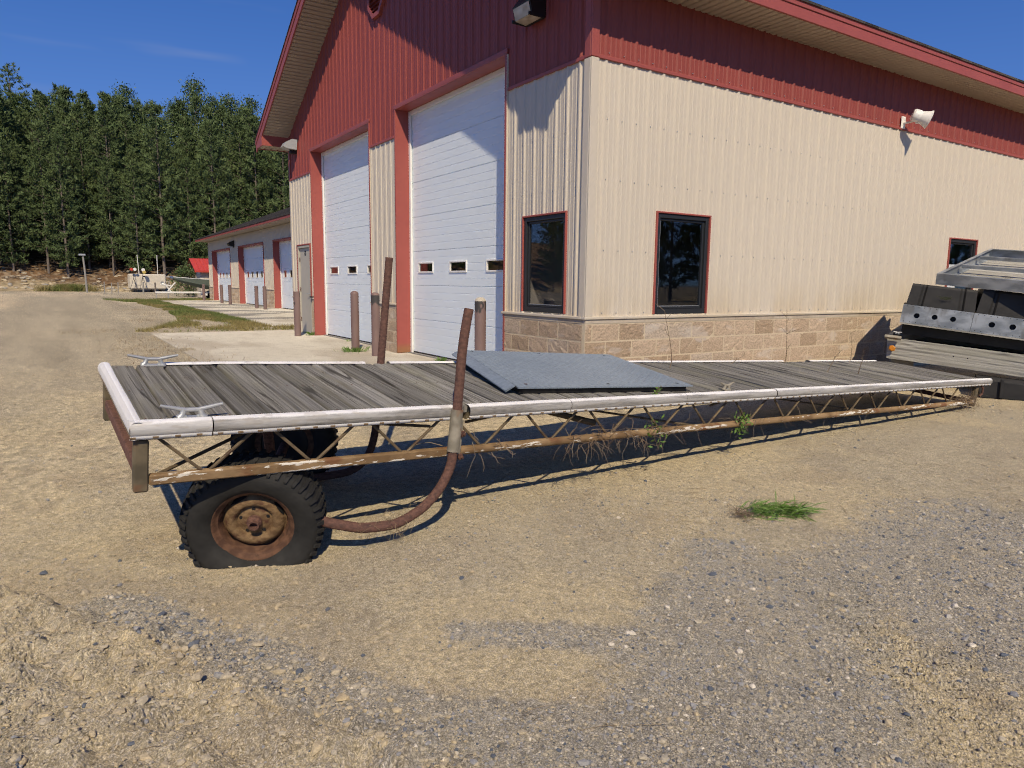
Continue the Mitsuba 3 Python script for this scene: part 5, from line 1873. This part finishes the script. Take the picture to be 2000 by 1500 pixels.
k = thing('boat', 'dark green flat-bowed boat hull with blue-grey bow on the white trailer', 'boat')
P, n = [], 9
xsb = np.linspace(1.7, 6.2, 10)
for x_ in xsb:
    t = (x_ - 1.7) / 4.5
    zb = .62 + .75 * max(0, 1 - t * 1.6) ** 1.6
    zt_ = 1.42 - .12 * t + .10 * (1 - t) ** 3
    hwid = .28 + .52 * min(1, t * 1.8) ** .7
    for j in range(n):
        q = j / (n - 1) * 2 - 1
        P.append((x_, by_ + hwid * np.sign(q) * min(1, abs(q) * 1.35), zb + (zt_ - zb) * max(0, (abs(q) - .6) / .4)))
F = [[i * n + j, i * n + j + 1, (i + 1) * n + j + 1, (i + 1) * n + j] for i in range(9) for j in range(n - 1)]
m = M().add(P, F)
m.add(P[:n], [[0, a_, a_ + 1] for a_ in range(1, n - 1)])
put('hull', m, 'm_hull', k)
m = M()
for s_ in (0, n - 1):
    m.tube([P[i * n + s_] for i in range(10)], .035, 6)
put('gunwale', m, 'm_silver', k)
m = M()
m.tube([(1.62, by_ - .3, 1.5), (1.62, by_ + .3, 1.5)], .09, 8)
put('bow_cap', m, 'm_bluegrey', k)


# ------------------------------------------------------------------ trees
def blades(m, C, Dr, L, W, r, tone):
    """many thin triangles: centres C, directions Dr"""
    n = len(C)
    side = np.cross(Dr, r.normal(size=(n, 3)))
    side /= np.linalg.norm(side, axis=1, keepdims=True) + 1e-9
    V = np.stack([C - side * W[:, None], C + side * W[:, None], C + Dr * L[:, None]], 1).reshape(-1, 3)
    m.add(V, np.arange(3 * n).reshape(-1, 3), np.repeat(np.stack([tone, tone * 0], -1), 3, 0))


def pine(seed, H, base, rmax, tufts=6, sparse=1.0):
    r = np.random.default_rng(seed)
    tr = M()
    zz = np.linspace(0, H * .97, 9)
    lean = np.cumsum(r.normal(0, .03, (9, 2)), 0)
    pts = np.stack([lean[:, 0], lean[:, 1], zz], -1)
    tr.tube(pts, np.linspace(.17, .025, 9) * H / 20, 7)
    cr = M()
    C, Dr, tone = [], [], []
    z = base
    while z < H * .985:
        f = (z - base) / (H - base)
        R = rmax * (min(1, f / .18) * .35 + .65 if f < .18 else 1) * (1 - max(0, f - .25) / .75) ** .72 + .25
        nb = int(r.integers(4, 8) * sparse)
        ph = r.uniform(0, 6.28)
        cx, cy = np.interp(z, zz, lean[:, 0]), np.interp(z, zz, lean[:, 1])
        for b in range(nb):
            if r.random() < .12:
                continue
            a = ph + b / max(nb, 1) * 6.28 + r.normal(0, .25)
            Rb = R * r.uniform(.6, 1.15)
            up = .15 + .55 * f + r.normal(0, .12)
            d = np.array([math.cos(a), math.sin(a), up])
            o = np.array([cx, cy, z + r.normal(0, .1)])
            tip = o + d * Rb
            if r.random() < .6:
                tr.tube([o, o + d * Rb * .5 - np.array([0, 0, .05 * Rb]), tip], [.03, .018, .008], 3, caps=False)
            nt = max(3, int(tufts * Rb / rmax * 1.1) + 1)
            tb = r.uniform(.3, .8)
            for q in range(nt):
                s = .32 + .68 * (q + r.uniform(0, .6)) / nt
                c = o + d * Rb * s + r.normal(0, .13, 3) + np.array([0, 0, .10 * s])
                for _ in range(9):
                    dd = d * .45 + r.normal(0, .62, 3) + np.array([0, 0, .42])
                    C.append(c + r.normal(0, .09, 3))
                    Dr.append(dd / np.linalg.norm(dd))
                    tone.append(np.clip(tb + r.normal(0, .15), 0, 1))
        z += r.uniform(.42, .68) * H / 20
    # dead lower branches
    for _ in range(14):
        zb, a = r.uniform(base * .35, base), r.uniform(0, 6.28)
        L = r.uniform(.5, 1.6)
        tr.tube([(0, 0, zb), (L * math.cos(a), L * math.sin(a), zb - .1 + r.normal(0, .15))], [.018, .006], 3, caps=False)
    C, Dr, tone = np.array(C), np.array(Dr), np.array(tone)
    blades(cr, C, Dr, r.uniform(.28, .55, len(C)), r.uniform(.05, .10, len(C)), r, tone)
    return tr, cr


def broadleaf(seed, H, base, rmax, n_cl=150, leaf=.16, per=34):
    r = np.random.default_rng(seed)
    tr = M()
    pts = np.stack([np.cumsum(r.normal(0, .06, 9)), np.cumsum(r.normal(0, .06, 9)), np.linspace(0, H * .9, 9)], -1)
    tr.tube(pts, np.linspace(.13, .03, 9) * H / 15, 7)
    C, Dr, tone = [], [], []
    for i in range(n_cl):
        f = r.uniform(0, 1) ** .85
        R = rmax * math.sin(math.pi * min(.97, .18 + .82 * f)) ** .75 * r.uniform(.35, 1.05)
        a = r.uniform(0, 6.28)
        c = np.array([R * math.cos(a), R * math.sin(a), base + f * (H - base)])
        o = np.array([0, 0, max(base * .7, c[2] - R * .9)])
        tr.tube([o, (o + c) / 2 + r.normal(0, .1, 3), c], [.03, .02, .008], 3, caps=False)
        tb = r.uniform(.2, .85)
        for _ in range(per):
            q = r.normal(0, 1, 3) * np.array([.5, .5, .38]) * rmax / 2.6
            C.append(c + q)
            dd = r.normal(0, 1, 3) + np.array([0, 0, .25])
            Dr.append(dd / np.linalg.norm(dd))
            tone.append(np.clip(tb + r.normal(0, .15), 0, 1))
    C, Dr, tone = np.array(C), np.array(Dr), np.array(tone)
    cr = M()
    blades(cr, C, Dr, r.uniform(.7, 1.3, len(C)) * leaf * 1.6, r.uniform(.7, 1.2, len(C)) * leaf * .55, r, tone)
    return tr, cr


def group_of(name, pair, bark, leafm):
    g = {'type': 'shapegroup'}
    for nm, m, mt in (('trunk', pair[0], bark), ('crown', pair[1], leafm)):
        v, f, u = m.get()
        g[nm] = mikit.ply((v, f), mt, uv=u)
    scene[name] = g


for i in range(6):
    group_of(f'proto_pine_{i}', pine(40 + i, 20, [2.0, 3.2, 1.6, 3.8, 2.6, 1.2][i], [3.1, 2.8, 3.3, 2.9, 3.0, 3.4][i], 7), 'm_bark', 'm_needle')
group_of('proto_tall', pine(60, 24, 11.5, 3.6, 7, .8), 'm_bark', 'm_needle')
for i in range(3):
    group_of(f'proto_leaf_{i}', broadleaf(70 + i, 19, 6, [2.6, 2.2, 2.9][i]), 'm_barkpale', 'm_leaf')


def plant(name, group, x, y, z, s, rot, label, cat, grp):
    k = uniq(name)
    scene[k] = {'type': 'instance', 'shapegroup': {'type': 'ref', 'id': group}, 'to_world': T().translate([float(x), float(y), float(z)]).rotate([0, 0, 1], float(rot)).scale([float(s) * 1.0, float(s), float(s)])}
    labels[k] = {'label': label, 'category': cat}
    if grp:
        labels[k]['group'] = grp


rt = np.random.default_rng(11)
PL = 'dense dark green pine with bare grey lower trunk in the wooded bank behind the yard'
row = 0
for y in (90, 93, 96.5, 100.5, 104, 108, 112, 117):
    xs_ = np.arange(-30, 44, 3.0 if y < 105 else 3.3)
    for x in xs_:
        xx, yy = x + rt.normal(0, .6) + (row % 2) * 1.5, y + rt.normal(0, .7)
        # keep to what can be seen past the buildings, with a margin
        if xx > .20 * (yy + 6.5) * 1.5 + 6 or xx < -.06 * yy - 13:
            continue
        s = rt.choice([rt.uniform(.66, .85), rt.uniform(.84, 1.06), rt.uniform(.9, 1.08)])
        plant('pine_tree', f'proto_pine_{rt.integers(6)}', xx, yy, hill_z(xx, yy) - .1, s, rt.uniform(0, 360), PL, 'pine tree', 'pines on the wooded bank')
    row += 1
for i in range(30):
    xx, yy = (84 - i * 2.6, -16 - i * 1.5) if i < 18 else (-20 - (i - 18) * 5.2, 90 + rt.normal(0, 2))
    plant('pine_tree', f'proto_pine_{rt.integers(6)}', xx, yy, -.1 if i < 18 else hill_z(xx, yy) - .1, rt.uniform(.8, 1.0), rt.uniform(0, 360), 'dense dark pine out of the picture, mirrored in a window pane', 'pine tree', 'pines seen only in the panes')
LLAB = 'lighter green broadleaf tree rising among the pines at the top of the bank'
for xx, yy, s, i in ((5.0, 113, 1.10, 0), (7.3, 114, .98, 1), (11.5, 113, 1.04, 2), (14.6, 114, 1.22, 0), (17.0, 112, 1.12, 1), (19.5, 114, 1.16, 2), (22.5, 113, 1.16, 0), (25.5, 112, 1.1, 1), (9.0, 110, .92, 2), (-8.5, 108, .95, 2), (-10.5, 106, 1.0, 0), (-13.5, 107, .95, 1)):
    plant('broadleaf_tree', f'proto_leaf_{i}', xx, yy, hill_z(xx, yy) - .1, s, xx * 40, LLAB, 'tree', 'broadleaf trees at the top of the bank')
for x_, y_, s_, lab in ((-8.4, 112, .94, 'tallest pine, standing out against the sky at the left end of the woods'), (-1.9, 114, .84, 'open-crowned pine sticking up above the woods, second from the left'), (3.2, 116, .80, 'narrow open-crowned pine sticking up above the middle of the woods')):
    plant('tall_pine_tree', 'proto_tall', x_, y_, hill_z(x_, y_) - .1, s_, 37 * x_, lab, 'pine tree', None)
# a tree far off behind the big garage
plant('distant_pine_tree', 'proto_tall', 92, 43, -.3, 1.32, 20, 'tip of a distant pine showing above the roof at the right edge', 'pine tree', None)

# bush by the shed
tr, cr = broadleaf(90, 2.3, .2, 1.25, 80, .09, 26)
k = thing('bush', 'rounded dark green bush beside the red-roofed shed', 'bush')
for nm, mm, mt in (('stem', tr, 'm_bark'), ('foliage', cr, 'm_leaf')):
    v, f, u = mm.get()
    put(nm, M().add(v + np.array([3.75, 55.5, 0]), f, u), mt, k)

# stones and fallen logs along the bank
rb_ = np.random.default_rng(15)
P, F, c = [], [], 0
for i in range(420):
    x_, y_ = rb_.uniform(-16, 26), 85 + abs(rb_.normal(0, 3.2))
    s_ = rb_.uniform(.06, .28)
    v = base * (1 + rb_.uniform(-.25, .25, (12, 1))) * s_ * np.array([1.2, .9, .7]) + np.array([x_, y_, float(hill_z(x_, y_)) + .04])
    P.append(v)
    F.append(ico.faces + c)
    c += 12
m = M().add(np.vstack(P), np.vstack(F), np.repeat(np.stack([rb_.uniform(0, .6, 420), np.zeros(420)], -1), 12, 0))
k = put('rubble', m, 'm_stone')
labels[k] = {'label': 'pale stones and rubble strewn along the foot of the bank', 'category': 'rubble', 'kind': 'stuff'}
m = M()
for i in range(150):
    x_, y_ = rb_.uniform(-14, 24), rb_.uniform(87, 97)
    a_, L_ = rb_.normal(0, .5), rb_.uniform(.6, 2.6)
    p0 = np.array([x_, y_, float(hill_z(x_, y_)) + .08])
    x1_, y1_ = x_ + L_ * math.cos(a_), y_ + L_ * math.sin(a_)
    m.tube([p0, (x1_, y1_, float(hill_z(x1_, y1_)) + .12 + rb_.uniform(0, .3))], [.05, .03], 5, uv=(rb_.random(), 0))
k = put('brushwood', m, 'm_twig')
labels[k] = {'label': 'fallen dead branches lying among the trunks on the bank', 'category': 'brushwood', 'kind': 'stuff'}


# ------------------------------------------------------------------ grass
def grass_field(name, N, sampler, hmin, hmax, w, label, mt='m_grass', seed=1, dry=1.0):
    r = np.random.default_rng(seed)
    X, Y, q = sampler(r, N)
    Z = ground_z(X, Y, False)
    n = len(X)
    h = r.uniform(hmin, hmax, n) * q
    a = r.uniform(0, 6.28, n)
    bend = r.normal(0, .45, (n, 2)) * h[:, None]
    sx_ = np.stack([np.cos(a), np.sin(a), a * 0], -1) * (w * r.uniform(.6, 1.3, n))[:, None]
    o = np.stack([X, Y, Z - .01], -1)
    tip = o + np.stack([bend[:, 0], bend[:, 1], h], -1)
    V = np.stack([o - sx_, o + sx_, tip], 1).reshape(-1, 3)
    m = M().add(V, np.arange(3 * n).reshape(-1, 3), np.repeat(np.stack([r.random(n), np.full(n, dry)], -1), 3, 0))
    k = put(name, m, mt)
    labels[k] = {'label': label, 'category': 'grass', 'kind': 'stuff'}


def verge(r, N):
    Y = r.uniform(12.75, 48.5, N * 2)
    left = np.interp(Y, [12.7, 13.6, 15, 18, 22, 30, 40, 46, 48.5], [-1.6, -3.6, -3.0, -2.0, -1.6, -1.2, -1.4, -2.6, -2.6])
    right = np.interp(Y, [12.7, 14.2, 14.35, 43.5, 43.7, 48.5], [1.2, .8, -.02, -.02, 4.5, 4.5])
    X = left + (right - left) * r.random(N * 2)
    nn = meshkit.fbm(np.stack([X * .8, Y * .5, X * 0], -1), 4, 77)
    edge = np.clip((X - left) / np.maximum(right - left, .1), 0, 1)
    keep = (r.random(N * 2) < np.clip((nn - .42) * 3 + edge * .9, 0, 1)) & ~((Y < 12.62) & (X > -3.4))
    return X[keep], Y[keep], .6 + .6 * nn[keep]


grass_field('grass', 52000, verge, .05, .16, .012, 'low patchy grass along the edge of the concrete', seed=5)


def weeds_far(r, N):
    X, Y = r.uniform(-7.2, -1.0, N * 2), r.uniform(83.2, 86.5, N * 2)
    nn = meshkit.fbm(np.stack([X * .9, Y * .9, X * 0], -1), 3, 78)
    keep = r.random(N * 2) < np.clip((nn - .3) * 2.2, 0, 1) * np.exp(-((X + 4.1) / 2.2) ** 4)
    return X[keep], Y[keep], .7 + .7 * nn[keep]


grass_field('weed_patch', 9000, weeds_far, .3, .85, .03, 'tall green and rusty weeds at the foot of the bank by the lamp post', seed=6)


def dead_weeds(r, N):
    cs = np.array([(-3.7, 7.4), (-3.6, 10.9), (-2.3, 24), (-3.9, 9.0), (-2.8, 19), (-4.5, 13.9), (-3.2, 5.4), (-2.4, 16.3), (-2.1, 28)])
    i = r.integers(len(cs), size=N)
    X, Y = cs[i, 0] + r.normal(0, .45, N), cs[i, 1] + r.normal(0, .7, N)
    return X, Y, np.ones(N) * .7


grass_field('dry_weeds', 2600, dead_weeds, .02, .11, .007, 'sparse dry brownish weeds dotted over the gravel', 'm_straw', seed=7)


def tuft(name, x, y, n, R, h, label, cat, w=.006, seed=1, mt='m_weed', zz=None, lie=.0, dirv=(0, 0)):
    r = np.random.default_rng(seed)
    m = M()
    for i in range(n):
        a, q = r.uniform(0, 6.28), R * abs(r.normal(0, .5))
        px, py = x + q * math.cos(a) * 1.5, y + q * math.sin(a)
        o = np.array([px, py, (float(ground_z(px, py)) if zz is None else zz)])
        d = np.array([math.cos(a) * .5 + dirv[0], math.sin(a) * .5 + dirv[1], r.uniform(.3, 1.1) * (1 - lie)])
        d /= np.linalg.norm(d)
        L = h * r.uniform(.5, 1.2)
        s = np.cross(d, [r.normal(), r.normal(), r.normal()])
        s /= np.linalg.norm(s)
        mid = o + d * L * .55
        tip = o + d * L + np.array([0, 0, -.22 * L])
        tip[2] = max(tip[2], o[2] + .004)
        m.add([o - s * w * .6, o + s * w * .6, mid + s * w, mid - s * w, tip], [[0, 1, 2], [0, 2, 3], [3, 2, 4]], (r.random(), 0.2))
    return one(name, m, mt, label, cat)


tuft('weed', -.62, 6.05, 110, .20, .16, 'green weed at the foot of the bollards by the farther white door', 'weed', seed=3, zz=0.0)
tuft('weed', .22, 8.3, 40, .12, .09, 'tiny weeds along the bottom of the farther white door', 'weed', seed=4, zz=0.0)
tuft('weed', .1, 3.9, 70, .07, .10, 'tiny weed at the bottom left of the nearer white door', 'weed', seed=8, zz=0.0)
tuft('weed', -.06, 10.45, 70, .10, .16, 'weed growing at the block pier beside the grey entrance door', 'weed', seed=9, zz=0.0)
# pulled clump of green weeds in the foreground
k = thing('pulled_weeds', 'pulled-up clump of green weeds lying on the gravel in the foreground', 'weeds')
r6 = np.random.default_rng(21)
m, mb = M(), M()
c0 = np.array([-1.56, -3.87, float(ground_z(-1.56, -3.87))])
for i in range(340):
    t = r6.uniform(-1.15, 1)
    o = c0 + np.array([t * .15 * .84, t * -.15 * .54 + .0, .0]) + r6.normal(0, .035, 3) * np.array([1, 1, .0]) + np.array([0, 0, r6.uniform(0, .055)])
    d = np.array([.84, -.54, 0]) * r6.normal(.5, .7) + np.array([.54, .84, 0]) * r6.normal(0, .55) + np.array([0, 0, r6.uniform(-.15, .42)])
    d /= np.linalg.norm(d)
    L = r6.uniform(.05, .15)
    s = np.cross(d, r6.normal(size=3))
    s /= np.linalg.norm(s)
    w = r6.uniform(.0015, .005)
    mid, tip = o + d * L * .5 + np.array([0, 0, .008]), o + d * L
    tip[2] = max(tip[2], c0[2] + .006)
    m.add([o - s * w * .5, o + s * w * .5, mid + s * w, mid - s * w, tip], [[0, 1, 2], [0, 2, 3], [3, 2, 4]], (r6.random(), 0))
put('leaves', m, 'm_weed', k)
for i in range(60):
    o = c0 + np.array([-.17, .08, .015]) + r6.normal(0, .03, 3) * np.array([1.4, 1, .3])
    d = np.array([-.7, .25, .1]) * r6.uniform(.2, 1) + r6.normal(0, .5, 3) * np.array([1, 1, .3])
    d = d / np.linalg.norm(d) * r6.uniform(.03, .12)
    e = o + d
    e[2] = max(e[2], c0[2] + .004)
    mb.tube([o, (o + e) / 2 + r6.normal(0, .008, 3), e], .0012, 3, caps=False, uv=(r6.random(), 0))
put('roots', mb, 'm_twig', k)


# vines, roots and sprigs on the dock
def leaf(m, o, d, L, W, r):
    s = np.cross(d, r.normal(size=3))
    s /= np.linalg.norm(s)
    mid = o + d * L * .5
    m.add([o, mid + s * W, o + d * L, mid - s * W], [[0, 1, 2], [0, 2, 3]], (r.random(), 0))


def vine(u, n_root, n_leaf, spread, label, seed, h0=CH, lead=0.0):
    k = thing('vine', label, 'vine')
    r = np.random.default_rng(seed)
    mr, ml = M(), M()
    for i in range(n_root):
        o = D(u + r.normal(0, spread), r.uniform(-.03, .05), h0 + r.uniform(-.02, .05))
        pts = [o]
        d = np.array([r.normal(0, .6), r.normal(-.15, .35), r.uniform(-1.0, .55)])
        for q in range(5):
            d = d + r.normal(0, .45, 3)
            d[2] -= .12
            nx_ = pts[-1] + d / np.linalg.norm(d) * r.uniform(.015, .06)
            nx_[2] = max(nx_[2], float(ground_z(nx_[0], nx_[1])) + .004)
            pts.append(nx_)
        mr.tube(pts, np.linspace(.0023, .0009, 6) * r.uniform(.6, 1.4), 4, caps=False, uv=(r.random(), 0))
    put('stem', mr, 'm_twig', k)
    if n_leaf:
        for i in range(n_leaf):
            o = D(u + lead + r.normal(0, .045), r.uniform(-.05, .03), h0 + r.normal(0.01, .045))
            d = np.array([r.normal(0, .7), r.normal(-.4, .5), r.normal(.1, .6)])
            leaf(ml, o, d / np.linalg.norm(d), r.uniform(.02, .055), r.uniform(.005, .012), r)
        put('leaves', ml, 'm_weed', k)
    return k


vine(2.75, 52, 0, .16, 'tangle of dry brown roots hanging from the lower rail near the middle of the dock', 1)
vine(3.25, 55, 40, .18, 'dry tangle with small green leaves on the lower rail, left of the larger leafy vine', 2, lead=.1)
vine(4.35, 14, 110, .10, 'leafy bright green vine hanging on the lower rail right of the middle of the dock', 3)
vine(1.85, 12, 0, .10, 'few pale rootlets hanging by the bent pipe on the near edge of the dock', 4)
vine(8.55, 90, 0, .14, 'dry brown tangle of roots at the grounded right end of the dock', 5, h0=CH + .03)
vine(6.0, 22, 0, 1.1, 'scattered dry rootlets along the right half of the lower rail', 6)
k = thing('rootlets', 'dry rootlets wrapped round the lowest bend of the near rusty pipe', 'roots')
m = M()
r7 = np.random.default_rng(31)
for i in range(70):
    q = PN[int(np.clip(r7.normal(45, 3), 36, 56))]
    pts = [q + np.array([0, 0, r7.uniform(-.028, .028)]) + r7.normal(0, .01, 3)]
    for _ in range(3):
        nx_ = pts[-1] + r7.normal(0, .018, 3) + np.array([0, 0, -.008])
        nx_[2] = max(nx_[2], float(ground_z(nx_[0], nx_[1])) + .002)
        pts.append(nx_)
    m.tube(pts, .0011, 3, caps=False, uv=(r7.random(), 0))
put('strands', m, 'm_straw', k)


def sprig(u, v, H, lean, label, seed, leaves=0, side=4):
    k = thing('sprig', label, 'twig')
    r = np.random.default_rng(seed)
    m, ml = M(), M()
    pts = [D(u, v, -.02)]
    d = DAX[2] + DAX[0] * lean[0] + DAX[1] * lean[1]
    for q in range(7):
        d = d + r.normal(0, .10, 3)
        pts.append(pts[-1] + d / np.linalg.norm(d) * H / 7)
    m.tube(pts, np.linspace(.005, .002, 8), 5, caps=False, uv=(r.random(), 0))
    for _ in range(side):
        i = int(r.integers(2, 8))
        e = pts[i] + (np.array([r.normal(0, .6), r.normal(0, .6), .8])) * H * .16
        m.tube([pts[i], (pts[i] + e) / 2 + r.normal(0, .008, 3), e], [.0028, .002, .0014], 3, caps=False, uv=(r.random(), 0))
    put('stem', m, 'm_twig', k)
    if leaves:
        for _ in range(leaves):
            i = int(r.integers(1, 8))
            dd = r.normal(0, 1, 3)
            leaf(ml, pts[i], dd / np.linalg.norm(dd), .03, .007, r)
        put('leaves', ml, 'm_weed', k)


sprig(6.55, 1.10, .62, (.18, .0), 'tall dry twig standing at the gap in the far dock edging', 1, 0, 6)
sprig(4.5, .95, .55, (.12, .0), 'thin dry twig rising from the planks just right of the steel plate', 2, 0, 3)
sprig(5.6, 1.12, .22, (1.2, .0), 'low bent dry twig lying near the far edge of the dock', 3, 0, 4)
sprig(6.6, .62, .26, (.05, -.2), 'small upright dry twig in the middle of the planks, right part of the dock', 4, 0, 5)
sprig(7.0, .5, .30, (-.1, -.1), 'pale thin twig right of the small upright twig on the planks', 5, 0, 2)
sprig(8.0, 1.15, .42, (.15, -.1), 'curved pale twig at the far right corner of the dock', 6, 0, 2)
sprig(3.32, .035, .10, (.3, -.3), 'tiny green sprout under the near edge of the steel plate', 7, 26, 3)

# straws and sticks on the gravel
m = M()
r8 = np.random.default_rng(44)
for i in range(150):
    if i < 70:
        x_, y_ = r8.normal(-1.9, .5), r8.normal(-3.3, .5)
    else:
        x_, y_ = r8.uniform(-5.4, 1), r8.uniform(-5.5, -2.3)
    a_, L_ = r8.uniform(0, 3.14), r8.uniform(.012, .07)
    pts = []
    for q in (-1, -.3, .3, 1):
        xx, yy = x_ + q * L_ * math.cos(a_) + r8.normal(0, .004), y_ + q * L_ * math.sin(a_) + r8.normal(0, .004)
        pts.append((xx, yy, float(ground_z(xx, yy)) + .007))
    m.tube(pts, r8.uniform(.0006, .0014), 3, caps=False, uv=(r8.random(), 0))
k = put('straw', m, 'm_straw')
labels[k] = {'label': 'bits of dry straw and thin sticks scattered on the gravel', 'category': 'straw', 'kind': 'stuff'}
